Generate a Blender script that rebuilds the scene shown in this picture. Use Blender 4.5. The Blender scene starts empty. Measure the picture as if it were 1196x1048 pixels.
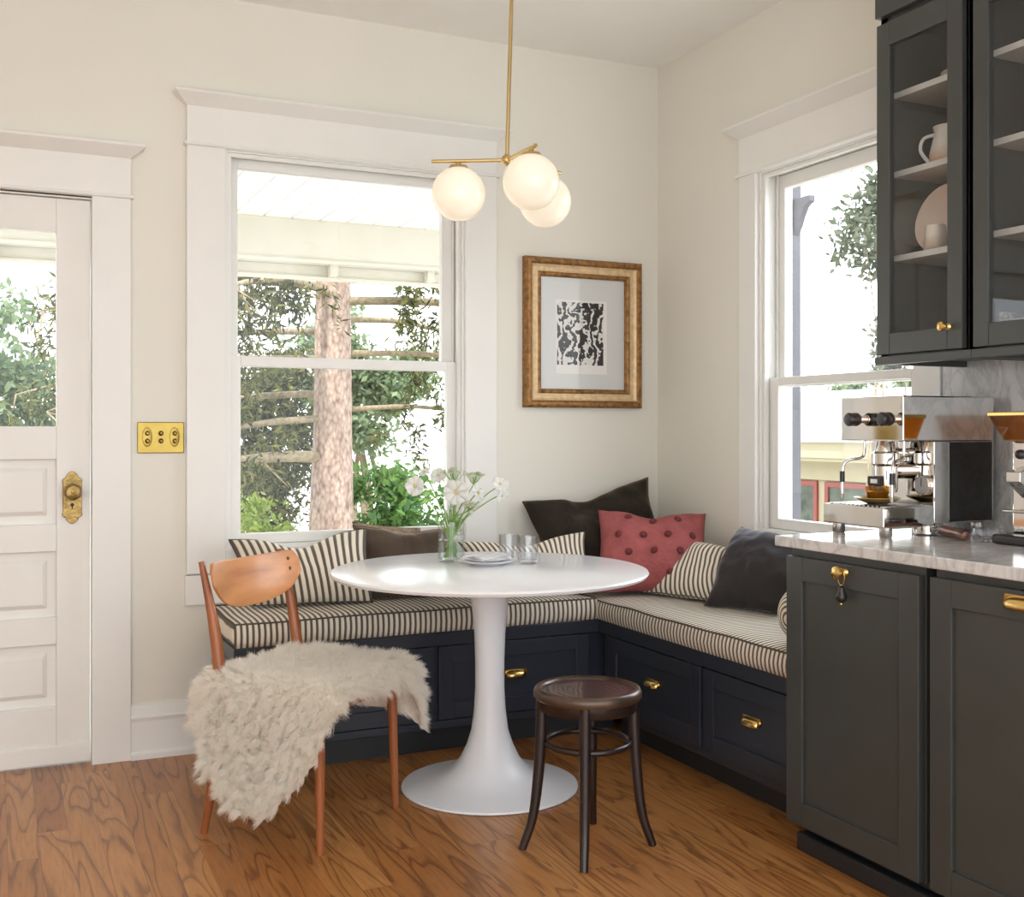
import bpy, bmesh, math, random
from mathutils import Vector, Matrix, Euler, noise
PI = math.pi
S = bpy.context.scene
COL = S.collection
random.seed(7)

# ---------------------------------------------------------------- camera
CAM = Vector((-2.686, -4.207, 1.19)); YAW = math.radians(25.05)
cd = bpy.data.cameras.new('camera'); cam = bpy.data.objects.new('camera', cd); COL.objects.link(cam)
cam.location = CAM; cam.rotation_euler = (PI / 2, 0, -YAW)
cd.sensor_width = 36; cd.lens = 36 * 1290 / 1196; cd.shift_y = -21 / 1196; cd.clip_start = .05; cd.clip_end = 200
S.camera = cam

# ---------------------------------------------------------------- node helpers
def newmat(name):
    m = bpy.data.materials.new(name); m.use_nodes = True
    nt = m.node_tree; b = nt.nodes['Principled BSDF']
    return m, nt, b
def N(nt, t, **kw):
    n = nt.nodes.new(t)
    for k, v in kw.items():
        if hasattr(n, k): setattr(n, k, v)
        else: n.inputs[k].default_value = v
    return n
def L(nt, a, b): nt.links.new(a, b)
def math_(nt, op, a, b=None):
    n = nt.nodes.new('ShaderNodeMath'); n.operation = op
    for i, v in enumerate((a, b)):
        if v is None: continue
        if isinstance(v, (int, float)): n.inputs[i].default_value = v
        else: nt.links.new(v, n.inputs[i])
    return n.outputs[0]
def ramp(nt, fac, stops, interp='LINEAR'):
    r = nt.nodes.new('ShaderNodeValToRGB'); r.color_ramp.interpolation = interp
    e = r.color_ramp.elements
    while len(e) < len(stops): e.new(.5)
    for i, (p, c) in enumerate(stops):
        e[i].position = p; e[i].color = (*c, 1) if len(c) == 3 else c
    nt.links.new(fac, r.inputs[0]); return r.outputs[0]
def objco(nt): return nt.nodes.new('ShaderNodeTexCoord').outputs['Object']
def bump(nt, b, h, strength, dist=.01):
    n = nt.nodes.new('ShaderNodeBump'); n.inputs['Strength'].default_value = strength; n.inputs['Distance'].default_value = dist
    nt.links.new(h, n.inputs['Height']); nt.links.new(n.outputs[0], b.inputs['Normal'])
def plain(name, col, rough=.5, metal=0, var=.06, scale=6, spec=None, coat=0, bmp=0, bscale=60):
    m, nt, b = newmat(name)
    co = objco(nt)
    nz = N(nt, 'ShaderNodeTexNoise'); nz.inputs['Scale'].default_value = scale; nz.inputs['Detail'].default_value = 3
    L(nt, co, nz.inputs['Vector'])
    lo = tuple(max(0, c * (1 - var)) for c in col); hi = tuple(min(1, c * (1 + var)) for c in col)
    L(nt, ramp(nt, nz.outputs[0], [(.3, lo), (.7, hi)]), b.inputs['Base Color'])
    b.inputs['Roughness'].default_value = rough; b.inputs['Metallic'].default_value = metal
    if spec is not None: b.inputs['Specular IOR Level'].default_value = spec
    if coat: b.inputs['Coat Weight'].default_value = coat; b.inputs['Coat Roughness'].default_value = .08
    if bmp:
        n2 = N(nt, 'ShaderNodeTexNoise'); n2.inputs['Scale'].default_value = bscale; n2.inputs['Detail'].default_value = 4
        L(nt, co, n2.inputs['Vector']); bump(nt, b, n2.outputs[0], bmp)
    return m
def clear_glass(name, tint=(1, 1, 1), refl=.06):
    m = bpy.data.materials.new(name); m.use_nodes = True; nt = m.node_tree; nt.nodes.clear()
    out = N(nt, 'ShaderNodeOutputMaterial'); t = N(nt, 'ShaderNodeBsdfTransparent'); g = N(nt, 'ShaderNodeBsdfGlossy')
    t.inputs[0].default_value = (*tint, 1); g.inputs['Roughness'].default_value = .01
    lw = N(nt, 'ShaderNodeLayerWeight'); lw.inputs[0].default_value = .5
    f = math_(nt, 'ADD', refl * .6, math_(nt, 'MULTIPLY', math_(nt, 'POWER', lw.outputs['Facing'], 4.0), .55))
    mx = N(nt, 'ShaderNodeMixShader'); L(nt, f, mx.inputs[0]); L(nt, t.outputs[0], mx.inputs[1]); L(nt, g.outputs[0], mx.inputs[2])
    L(nt, mx.outputs[0], out.inputs[0]); return m
def solid_glass(name, tint=(1, 1, 1), ior=1.45, clear=.35, rough=0.0):
    m = bpy.data.materials.new(name); m.use_nodes = True; nt = m.node_tree; nt.nodes.clear()
    out = N(nt, 'ShaderNodeOutputMaterial'); t = N(nt, 'ShaderNodeBsdfTransparent'); g = N(nt, 'ShaderNodeBsdfGlass')
    t.inputs[0].default_value = (*tint, 1); g.inputs['Color'].default_value = (*tint, 1); g.inputs['IOR'].default_value = ior; g.inputs['Roughness'].default_value = rough
    mx = N(nt, 'ShaderNodeMixShader'); mx.inputs[0].default_value = clear; L(nt, g.outputs[0], mx.inputs[1]); L(nt, t.outputs[0], mx.inputs[2])
    L(nt, mx.outputs[0], out.inputs[0]); return m
def stripes(name, axis, period, dark=(.135, .108, .088), light=(.82, .76, .64), duty=.46, use_uv=False):
    m, nt, b = newmat(name)
    tc = nt.nodes.new('ShaderNodeTexCoord'); co = tc.outputs['UV'] if use_uv else tc.outputs['Object']
    sx = N(nt, 'ShaderNodeSeparateXYZ'); L(nt, co, sx.inputs[0])
    c = sx.outputs[axis]
    nz = N(nt, 'ShaderNodeTexNoise'); nz.inputs['Scale'].default_value = 9; L(nt, co, nz.inputs['Vector'])
    c = math_(nt, 'ADD', c, math_(nt, 'MULTIPLY', nz.outputs[0], period * .25))
    fr = math_(nt, 'FRACT', math_(nt, 'DIVIDE', c, period))
    mid = tuple(d * .45 + l * .55 for d, l in zip(dark, light))
    colr = ramp(nt, fr, [(0, light), (.10, light), (.13, mid), (.17, dark), (.17 + duty * .75, dark), (.21 + duty * .8, mid), (.25 + duty * .85, light), (1, light)])
    L(nt, colr, b.inputs['Base Color']); b.inputs['Roughness'].default_value = .95; b.inputs['Specular IOR Level'].default_value = .1
    b.inputs['Sheen Weight'].default_value = .15
    n2 = N(nt, 'ShaderNodeTexNoise'); n2.inputs['Scale'].default_value = 350; n2.inputs['Detail'].default_value = 2
    L(nt, tc.outputs['Object'], n2.inputs['Vector']); bump(nt, b, n2.outputs[0], .25, .003)
    return m
def velvet(name, col, sheen=.6, tint=(1, 1, 1)):
    m, nt, b = newmat(name); co = objco(nt)
    nz = N(nt, 'ShaderNodeTexNoise'); nz.inputs['Scale'].default_value = 7; nz.inputs['Detail'].default_value = 4; nz.inputs['Distortion'].default_value = 1.2
    mp = N(nt, 'ShaderNodeMapping'); mp.inputs['Scale'].default_value = (1.4, 1, 1); L(nt, co, mp.inputs[0]); L(nt, mp.outputs[0], nz.inputs['Vector'])
    L(nt, ramp(nt, nz.outputs[0], [(.35, tuple(c * .9 for c in col)), (.65, tuple(c * 1.1 for c in col))]), b.inputs['Base Color'])
    b.inputs['Roughness'].default_value = .9; b.inputs['Specular IOR Level'].default_value = .15
    b.inputs['Sheen Weight'].default_value = sheen; b.inputs['Sheen Roughness'].default_value = .4; b.inputs['Sheen Tint'].default_value = (*tint, 1)
    bump(nt, b, nz.outputs[0], .35, .02)
    return m
def wood(name, c1, c2, axis='Z', scale=14, rough=.4, coat=.15, stretch=.08):
    m, nt, b = newmat(name); co = objco(nt)
    mp = N(nt, 'ShaderNodeMapping'); s = [1, 1, 1]; s['XYZ'.index(axis)] = stretch; mp.inputs['Scale'].default_value = s
    L(nt, co, mp.inputs[0])
    nz = N(nt, 'ShaderNodeTexNoise'); nz.inputs['Scale'].default_value = scale; nz.inputs['Detail'].default_value = 6; nz.inputs['Distortion'].default_value = .6
    L(nt, mp.outputs[0], nz.inputs['Vector'])
    L(nt, ramp(nt, nz.outputs[0], [(.32, c2), (.55, c1), (.75, tuple(min(1, c * 1.25) for c in c1))]), b.inputs['Base Color'])
    b.inputs['Roughness'].default_value = rough; b.inputs['Coat Weight'].default_value = coat; b.inputs['Coat Roughness'].default_value = .15
    return m
def oak_floor():
    m, nt, b = newmat('oak_floor'); co = objco(nt)
    sx = N(nt, 'ShaderNodeSeparateXYZ'); L(nt, co, sx.inputs[0])
    W = .083
    xs = math_(nt, 'DIVIDE', sx.outputs[0], W); xi = math_(nt, 'FLOOR', xs); xf = math_(nt, 'FRACT', xs)
    w1 = N(nt, 'ShaderNodeTexWhiteNoise', noise_dimensions='1D'); L(nt, xi, w1.inputs['W'])
    ys = math_(nt, 'DIVIDE', math_(nt, 'ADD', sx.outputs[1], math_(nt, 'MULTIPLY', w1.outputs[0], 7.0)), 1.25)
    yi = math_(nt, 'FLOOR', ys); yf = math_(nt, 'FRACT', ys)
    w2 = N(nt, 'ShaderNodeTexWhiteNoise', noise_dimensions='2D'); cb = N(nt, 'ShaderNodeCombineXYZ'); L(nt, xi, cb.inputs[0]); L(nt, yi, cb.inputs[1]); L(nt, cb.outputs[0], w2.inputs['Vector'])
    pr = w2.outputs[0]
    # cathedral grain: contour lines of a stretched noise, different on every board
    cg = N(nt, 'ShaderNodeCombineXYZ')
    L(nt, sx.outputs[0], cg.inputs[0]); L(nt, math_(nt, 'MULTIPLY', sx.outputs[1], .11), cg.inputs[1]); L(nt, math_(nt, 'MULTIPLY', pr, 37.0), cg.inputs[2])
    n1 = N(nt, 'ShaderNodeTexNoise'); n1.inputs['Scale'].default_value = 8; n1.inputs['Detail'].default_value = 2.0; n1.inputs['Roughness'].default_value = .45; n1.inputs['Distortion'].default_value = .25
    L(nt, cg.outputs[0], n1.inputs['Vector'])
    ring = math_(nt, 'FRACT', math_(nt, 'MULTIPLY', n1.outputs[0], 12.0))
    # fine pores
    cp = N(nt, 'ShaderNodeCombineXYZ'); L(nt, math_(nt, 'MULTIPLY', sx.outputs[0], 1.0), cp.inputs[0]); L(nt, math_(nt, 'MULTIPLY', sx.outputs[1], .06), cp.inputs[1]); L(nt, math_(nt, 'MULTIPLY', pr, 11.0), cp.inputs[2])
    n3 = N(nt, 'ShaderNodeTexNoise'); n3.inputs['Scale'].default_value = 170; n3.inputs['Detail'].default_value = 3; L(nt, cp.outputs[0], n3.inputs['Vector'])
    base = ramp(nt, pr, [(0, (.37, .145, .038)), (.35, (.45, .20, .057)), (.7, (.54, .26, .085)), (1, (.41, .17, .046))])
    dk = ramp(nt, ring, [(0, (.44, .35, .30)), (.08, (.56, .47, .41)), (.24, (.94, .92, .90)), (.7, (1.06, 1.05, 1.02)), (.94, (.9, .86, .82)), (1, (.44, .35, .30))])
    po = ramp(nt, n3.outputs[0], [(.3, (.68, .62, .58)), (.55, (1, 1, 1))])
    m1 = N(nt, 'ShaderNodeMix', data_type='RGBA', blend_type='MULTIPLY'); m1.inputs[0].default_value = .85; L(nt, base, m1.inputs[6]); L(nt, dk, m1.inputs[7])
    m2 = N(nt, 'ShaderNodeMix', data_type='RGBA', blend_type='MULTIPLY'); m2.inputs[0].default_value = .6; L(nt, m1.outputs[2], m2.inputs[6]); L(nt, po, m2.inputs[7])
    seam = math_(nt, 'MINIMUM', math_(nt, 'MULTIPLY', math_(nt, 'MINIMUM', xf, math_(nt, 'SUBTRACT', 1.0, xf)), W), math_(nt, 'MULTIPLY', math_(nt, 'MINIMUM', yf, math_(nt, 'SUBTRACT', 1.0, yf)), 1.25))
    sm = ramp(nt, math_(nt, 'MULTIPLY', seam, 400.0), [(0, (.35, .3, .28)), (.5, (1, 1, 1))])
    m3 = N(nt, 'ShaderNodeMix', data_type='RGBA', blend_type='MULTIPLY'); m3.inputs[0].default_value = .8; L(nt, m2.outputs[2], m3.inputs[6]); L(nt, sm, m3.inputs[7])
    L(nt, m3.outputs[2], b.inputs['Base Color'])
    b.inputs['Roughness'].default_value = .36; b.inputs['Coat Weight'].default_value = .12; b.inputs['Coat Roughness'].default_value = .2
    bump(nt, b, ring, .06, .004)
    return m
def marble(name):
    m, nt, b = newmat(name); co = objco(nt)
    n1 = N(nt, 'ShaderNodeTexNoise'); n1.inputs['Scale'].default_value = 4.5; n1.inputs['Detail'].default_value = 8; n1.inputs['Roughness'].default_value = .62; n1.inputs['Distortion'].default_value = 1.4
    mp = N(nt, 'ShaderNodeMapping'); mp.inputs['Rotation'].default_value = (.4, .5, .7); mp.inputs['Scale'].default_value = (1, 2.2, 1.2); L(nt, co, mp.inputs[0]); L(nt, mp.outputs[0], n1.inputs['Vector'])
    v = math_(nt, 'ABSOLUTE', math_(nt, 'SUBTRACT', n1.outputs[0], .5))
    c = ramp(nt, v, [(0, (.47, .47, .475)), (.02, (.57, .57, .57)), (.07, (.66, .66, .655)), (.2, (.73, .73, .725))])
    L(nt, c, b.inputs['Base Color']); b.inputs['Roughness'].default_value = .12
    return m
def leafmat(name, cols, trans=.35):
    m, nt, b = newmat(name)
    g = N(nt, 'ShaderNodeNewGeometry')
    c = ramp(nt, g.outputs['Random Per Island'], [(i / (len(cols) - 1), k) for i, k in enumerate(cols)])
    L(nt, c, b.inputs['Base Color']); b.inputs['Roughness'].default_value = .6; b.inputs['Specular IOR Level'].default_value = .2
    tr = N(nt, 'ShaderNodeBsdfTranslucent'); L(nt, c, tr.inputs[0])
    mx = N(nt, 'ShaderNodeMixShader'); mx.inputs[0].default_value = trans
    L(nt, b.outputs[0], mx.inputs[1]); L(nt, tr.outputs[0], mx.inputs[2]); L(nt, mx.outputs[0], nt.nodes['Material Output'].inputs[0])
    return m

M = {}
M['wall'] = plain('wall_paint', (.785, .765, .69), .85, var=.012, scale=2, spec=.2)
M['ceiling'] = plain('ceiling_paint', (.92, .925, .90), .9, var=.01, spec=.2)
M['trim'] = plain('white_trim_paint', (.825, .82, .79), .38, var=.012, spec=.4)
M['door'] = plain('door_paint', (.815, .805, .77), .35, var=.015, spec=.4)
M['floor'] = oak_floor()
M['glass'] = clear_glass('window_glass', refl=.03)
M['cabglass'] = clear_glass('cabinet_glass', tint=(.97, .98, .98), refl=.06)
M['brass'] = plain('polished_brass', (.80, .56, .20), .2, 1, var=.08, scale=25)
M['agedbrass'] = plain('aged_brass', (.30, .205, .075), .34, 1, var=.3, scale=40, bmp=.3, bscale=90)
M['satinbrass'] = plain('satin_brass', (.66, .49, .23), .33, 1, var=.06)
M['charcoal'] = plain('charcoal_cabinet_paint', (.050, .054, .051), .36, var=.05, spec=.5)
M['navy'] = plain('blue_black_bench_paint', (.025, .030, .043), .3, var=.05, spec=.5)
M['black'] = plain('black_matt', (.012, .012, .013), .5, var=.1)
M['plinth'] = plain('plinth_paint', (.018, .019, .022), .5, var=.1)
M['cabinside'] = plain('cabinet_inside_paint', (.26, .26, .275), .45, var=.05)
M['shelf'] = plain('pale_shelf', (.55, .54, .52), .4, var=.05)
M['stripe_x'] = stripes('ticking_fabric_across', 0, .0200)
M['stripe_y'] = stripes('ticking_fabric_along', 1, .0200)
M['stripe_uv'] = stripes('ticking_fabric_pillow', 0, .0270, use_uv=True)
M['stripe_fine'] = stripes('ticking_fabric_fine', 0, .0215, use_uv=True)
M['piping'] = plain('dark_piping', (.10, .085, .07), .9)
M['brownvelvet'] = velvet('brown_velvet', (.085, .062, .046), .55, (.9, .75, .6))
M['darkvelvet'] = velvet('dark_brown_velvet', (.028, .022, .017), .22, (.8, .7, .5))
M['greyvelvet'] = velvet('charcoal_velvet', (.040, .036, .037), .45, (.8, .8, .9))
M['tan'] = plain('tan_weave', (.32, .24, .17), .95, var=.35, scale=60, bmp=.5, bscale=160)
M['red'] = plain('dusty_red_cotton', (.36, .095, .095), .95, var=.14, scale=18, bmp=.7, bscale=45)
M['reddark'] = plain('dark_red_tufting', (.17, .034, .036), .95, var=.3, scale=70, bmp=.8, bscale=200)
M['tabletop'] = plain('white_lacquer_top', (.85, .865, .89), .2, var=.008, coat=.1)
M['tablebase'] = plain('white_lacquer_base', (.83, .85, .885), .28, var=.008)
M['teak'] = wood('teak', (.33, .105, .032), (.17, .045, .014), 'Z', 16, .38)
M['teaklight'] = wood('teak_back', (.58, .255, .095), (.42, .15, .05), 'Y', 14, .36, .2)
M['plug'] = plain('dark_plug', (.12, .045, .02), .5)
M['walnut'] = wood('dark_bentwood', (.019, .0095, .008), (.012, .006, .005), 'Z', 20, .36, .2)
M['rimwood'] = wood('worn_rim', (.085, .047, .028), (.026, .015, .011), 'Z', 9, .35, .3, .6)
M['seatwood'] = wood('embossed_seat', (.055, .026, .026), (.022, .012, .014), 'X', 30, .3, .35, .5)
M['marble'] = marble('grey_marble')
M['chrome'] = plain('polished_steel', (.74, .72, .69), .055, 1, var=.01)
M['steel'] = plain('brushed_steel', (.66, .63, .60), .22, 1, var=.04)
M['knobblack'] = plain('black_knob', (.02, .017, .017), .3)
M['ceramic'] = plain('white_ceramic', (.80, .79, .76), .2, var=.02)
M['stone'] = plain('pinkish_stoneware', (.86, .68, .58), .45, var=.06, scale=12)
M['linen'] = plain('grey_white_linen', (.74, .74, .77), .9, var=.06, bmp=.3, bscale=120)
M['plategrey'] = plain('white_porcelain', (.80, .81, .83), .15, var=.02)
M['tumbler'] = clear_glass('cut_crystal', tint=(.95, .955, .965), refl=.20)
M['vase'] = clear_glass('vase_glass', tint=(.97, .985, .975), refl=.09)
M['water'] = clear_glass('vase_water', tint=(.94, .97, .94), refl=.045)
M['crystal'] = solid_glass('pressed_glass', (.97, .98, 1), 1.5, .3)
M['amber'] = clear_glass('amber_hopper', tint=(.85, .62, .25), refl=.09)
M['petal'] = leafmat('white_petal', [(.96, .96, .95), (.93, .93, .90)], .6)
M['pollen'] = plain('yellow_centre', (.66, .60, .30), .9, var=.25, scale=300)
M['stem'] = plain('green_stem', (.20, .36, .07), .6, var=.2, scale=40)
M['lace'] = leafmat('pale_green_umbel', [(.62, .66, .45), (.80, .82, .68), (.5, .58, .32)], .3)
M['bark'] = None

def bark():
    m, nt, b = newmat('grey_pink_bark'); co = objco(nt)
    mp = N(nt, 'ShaderNodeMapping'); mp.inputs['Scale'].default_value = (1, 1, .5); L(nt, co, mp.inputs[0])
    v = N(nt, 'ShaderNodeTexVoronoi'); v.inputs['Scale'].default_value = 38; L(nt, mp.outputs[0], v.inputs['Vector'])
    nz = N(nt, 'ShaderNodeTexNoise'); nz.inputs['Scale'].default_value = 30; nz.inputs['Detail'].default_value = 5; L(nt, mp.outputs[0], nz.inputs['Vector'])
    h = math_(nt, 'ADD', math_(nt, 'MULTIPLY', v.outputs[0], .5), math_(nt, 'MULTIPLY', nz.outputs[0], .6))
    L(nt, ramp(nt, h, [(.25, (.50, .40, .34)), (.55, (.37, .275, .225)), (.8, (.20, .13, .10))]), b.inputs['Base Color'])
    b.inputs['Roughness'].default_value = .9; bump(nt, b, h, .6, .03); return m
M['bark'] = bark()
M['branch'] = plain('mossy_branch', (.26, .21, .13), .9, var=.3, scale=30, bmp=.4)
M['needles'] = leafmat('spruce_needles', [(.022, .032, .010), (.06, .076, .022), (.19, .18, .055), (.035, .05, .022)], .25)
M['leafbg'] = leafmat('pale_foliage', [(.11, .17, .08), (.22, .28, .15), (.16, .22, .14)], .4)
M['shrub'] = leafmat('green_shrub', [(.085, .175, .04), (.16, .28, .075), (.10, .21, .09)], .4)
M['yellowleaf'] = leafmat('yellow_green_shrub', [(.30, .38, .08), (.16, .25, .05), (.42, .46, .14)], .4)  # yellow-green leaf tones, varied per leaf
M['grass'] = plain('pale_bounce_ground', (.50, .485, .44), .95, var=.25, scale=3)  # ground colour paled so its sun bounce brightens the porch ceiling
M['porchwhite'] = plain('porch_white_paint', (.90, .895, .88), .6, var=.02)
M['porchcream'] = plain('porch_cream_paint', (.66, .635, .56), .6, var=.03)
M['postgrey'] = plain('grey_post_paint', (.095, .095, .115), .55, var=.08)
M['siding'] = plain('yellow_siding', (.42, .375, .25), .8, var=.04)
M['redframe'] = plain('red_window_paint', (.26, .05, .038), .5, var=.06)
M['roofpale'] = plain('pale_roofing', (.66, .65, .62), .8, var=.06, scale=12)
M['darkpane'] = plain('dark_reflecting_pane', (.05, .07, .045), .05, var=.6, scale=9)

# ---------------------------------------------------------------- geometry helpers
def bm_new(): return bmesh.new()
def box(bm, x0, x1, y0, y1, z0, z1):
    vs = [bm.verts.new((x, y, z)) for x in (x0, x1) for y in (y0, y1) for z in (z0, z1)]
    for f in ((0, 1, 3, 2), (4, 6, 7, 5), (0, 4, 5, 1), (2, 3, 7, 6), (0, 2, 6, 4), (1, 5, 7, 3)):
        bm.faces.new([vs[i] for i in f])
    return vs
def prism(bm, pts, a, b, fn):
    """polygon pts (2-D) swept between a and b; fn(u, v, t) gives the 3-D point"""
    A = [bm.verts.new(fn(u, v, a)) for u, v in pts]; B = [bm.verts.new(fn(u, v, b)) for u, v in pts]
    n = len(pts)
    bm.faces.new(A); bm.faces.new(B[::-1])
    for i in range(n): bm.faces.new([A[i], B[i], B[(i + 1) % n], A[(i + 1) % n]])
def lathe(bm, prof, cx=0, cy=0, cz=0, seg=40, mat=None, cap=True):
    rings = []
    for r, z in prof:
        ring = []
        for i in range(seg):
            a = 2 * PI * i / seg; p = Vector((r * math.cos(a), r * math.sin(a), z))
            if mat is not None: p = mat @ p
            ring.append(bm.verts.new(p + Vector((cx, cy, cz))))
        rings.append(ring)
    for a, b in zip(rings, rings[1:]):
        for i in range(seg): bm.faces.new([a[i], a[(i + 1) % seg], b[(i + 1) % seg], b[i]])
    if cap:
        if prof[0][0] > 1e-5: bm.faces.new(rings[0][::-1])
        if prof[-1][0] > 1e-5: bm.faces.new(rings[-1])
def along(d):
    """matrix whose z axis is d"""
    return Vector((0, 0, 1)).rotation_difference(Vector(d).normalized()).to_matrix()
def tube(bm, pts, rad, seg=10, closed=False, sx=1, sy=1, twist=None):
    pts = [Vector(p) for p in pts]; n = len(pts)
    if not hasattr(rad, '__len__'): rad = [rad] * n
    rings = []; prev = None
    for i in range(n):
        if closed: t = pts[(i + 1) % n] - pts[i - 1]
        else: t = pts[min(i + 1, n - 1)] - pts[max(i - 1, 0)]
        t.normalize()
        if prev is None:
            ref = Vector(twist) if twist else (Vector((0, 0, 1)) if abs(t.z) < .9 else Vector((1, 0, 0)))
            u = (ref - t * ref.dot(t)).normalized()
        else: u = (prev - t * prev.dot(t)).normalized()
        prev = u; v = t.cross(u)
        rings.append([bm.verts.new(pts[i] + (u * math.cos(2 * PI * k / seg) * sx + v * math.sin(2 * PI * k / seg) * sy) * rad[i]) for k in range(seg)])
    rng = range(n if closed else n - 1)
    for i in rng:
        a, b = rings[i], rings[(i + 1) % n]
        for k in range(seg): bm.faces.new([a[k], a[(k + 1) % seg], b[(k + 1) % seg], b[k]])
    if not closed: bm.faces.new(rings[0][::-1]); bm.faces.new(rings[-1])
def sphere(bm, c, r, u=24, v=14, sc=(1, 1, 1), rot=None):
    mt = Matrix.Translation(Vector(c)) @ (rot.to_4x4() if rot is not None else Matrix.Identity(4)) @ Matrix.Diagonal((*sc, 1))
    bmesh.ops.create_uvsphere(bm, u_segments=u, v_segments=v, radius=r, matrix=mt)
def spline(pts, n=8):
    """Catmull-Rom through pts"""
    P = [Vector(p) for p in pts]; P = [2 * P[0] - P[1]] + P + [2 * P[-1] - P[-2]]; out = []
    for i in range(1, len(P) - 2):
        for k in range(n):
            t = k / n; a, b, c, d = P[i - 1:i + 3]
            out.append(.5 * ((2 * b) + (c - a) * t + (2 * a - 5 * b + 4 * c - d) * t * t + (3 * b - a - 3 * c + d) * t ** 3))
    out.append(P[-2]); return out

ORG = {}
def obj(name, bm, mat, parent=None, smooth=False, bevel=0, seg=2, world=True, sub=0):
    """one mesh object; built in world coordinates unless world=False"""
    if parent is not None and world:
        o0 = Vector(ORG.get(parent.name, (0, 0, 0)))
        bmesh.ops.translate(bm, verts=bm.verts, vec=-o0)
    bmesh.ops.recalc_face_normals(bm, faces=bm.faces)
    me = bpy.data.meshes.new(name); bm.to_mesh(me); bm.free()
    if smooth:
        me.polygons.foreach_set('use_smooth', [True] * len(me.polygons))
        if smooth != 'all': me.set_sharp_from_angle(angle=math.radians(smooth if smooth is not True else 40))
    me.materials.append(M[mat] if isinstance(mat, str) else mat)
    o = bpy.data.objects.new(name, me); COL.objects.link(o)
    if parent is not None: o.parent = parent; ORG[o.name] = ORG.get(parent.name, (0, 0, 0)) if world else (0, 0, 0)
    if bevel:
        m = o.modifiers.new('edge', 'BEVEL'); m.width = bevel; m.segments = seg; m.limit_method = 'ANGLE'; m.angle_limit = math.radians(35); m.harden_normals = False
    if sub:
        m = o.modifiers.new('round', 'SUBSURF'); m.levels = sub; m.render_levels = sub
    return o
def thing(name, label, cat, loc=(0, 0, 0), rz=0, group=None):
    o = bpy.data.objects.new(name, None); COL.objects.link(o); o.location = loc; o.rotation_euler = (0, 0, rz); o.empty_display_size = .05
    ORG[o.name] = tuple(loc); return tag(o, label, cat, group)
def tag(o, label, cat, group=None):
    o['label'] = label; o['category'] = cat
    if group: o['group'] = group
    return o
def struct(name, bm, mat, **kw):
    o = obj(name, bm, mat, **kw)
    o['kind'] = 'structure'; return o
def copy_tree(o, parent=None):
    c = o.copy(); COL.objects.link(c)
    if parent is not None: c.parent = parent
    for ch in list(o.children): copy_tree(ch, c)
    return c

# ================================================================ SETTING
RZ = 2.81
bm = bm_new(); box(bm, -5.2, .15, -5.7, .15, -.12, 0); struct('floor', bm, 'floor')
bm = bm_new(); box(bm, -5.2, .15, -5.7, .15, RZ, RZ + .15); struct('ceiling', bm, 'ceiling')
WX0, WX1, WZ0, WZ1 = -1.91, -.938, .745, 2.248           # back window opening
DX0, DX1, DZ = -3.20, -2.376, 2.02                        # door opening
bm = bm_new()
box(bm, -5.2, DX0, 0, .15, 0, RZ); box(bm, DX0, DX1, 0, .15, DZ, RZ); box(bm, DX1, WX0, 0, .15, 0, RZ)
box(bm, WX0, WX1, 0, .15, 0, WZ0); box(bm, WX0, WX1, 0, .15, WZ1, RZ); box(bm, WX1, .15, 0, .15, 0, RZ)
bmesh.ops.remove_doubles(bm, verts=bm.verts, dist=1e-4); struct('wall_back', bm, 'wall')
VY0, VY1, VZ0, VZ1 = -1.542, -.729, .80, 2.194            # right window opening
bm = bm_new()
box(bm, 0, .15, VY1, 0, 0, RZ); box(bm, 0, .15, -5.7, VY0, 0, RZ); box(bm, 0, .15, VY0, VY1, 0, VZ0); box(bm, 0, .15, VY0, VY1, VZ1, RZ)
bmesh.ops.remove_doubles(bm, verts=bm.verts, dist=1e-4); struct('wall_right', bm, 'wall')
bm = bm_new(); box(bm, -5.35, -5.2, -5.7, .15, 0, RZ); struct('wall_left', bm, 'wall')

def head_trim(bm, a0, a1, z0, z1, zc, fn, over=.045):
    """flat head board with bead below and a sloped crown on top; fn(a, d, z): along, out of wall, up"""
    def pr(pts, s0, s1):
        A = [bm.verts.new(fn(s0 - (d if cr else 0) * 0, d, z)) for d, z, cr in pts]; B = [bm.verts.new(fn(s1, d, z)) for d, z, cr in pts]
        n = len(pts); bm.faces.new(A); bm.faces.new(B[::-1])
        for i in range(n): bm.faces.new([A[i], B[i], B[(i + 1) % n], A[(i + 1) % n]])
    pr([(0, z0, 0), (.024, z0, 0), (.024, z1, 0), (0, z1, 0)], a0, a1)
    pr([(0, z0 - .006, 0), (.033, z0 - .006, 0), (.036, z0, 0), (.033, z0 + .006, 0), (0, z0 + .006, 0)], a0 - .010, a1 + .010)
    # mitred crown: frustum growing outward
    lo, hi = z1 - .006, zc
    for (d0, d1, b0, b1, za, zb) in ((.026, .026 + over, 0, over, lo, hi - .010), (.026 + over, .026 + over, over, over, hi - .010, hi)):
        A = [fn(a0 - b0, 0, za), fn(a0 - b0, d0, za), fn(a1 + b0, d0, za), fn(a1 + b0, 0, za)]
        B = [fn(a0 - b1, 0, zb), fn(a0 - b1, d1, zb), fn(a1 + b1, d1, zb), fn(a1 + b1, 0, zb)]
        A = [bm.verts.new(p) for p in A]; B = [bm.verts.new(p) for p in B]
        bm.faces.new(A[::-1]); bm.faces.new(B)
        for i in range(4): bm.faces.new([A[i], A[(i + 1) % 4], B[(i + 1) % 4], B[i]])
fb = lambda a, d, z: (a, -d, z)            # on the back wall
fr = lambda a, d, z: (-d, a, z)            # on the right wall

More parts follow.
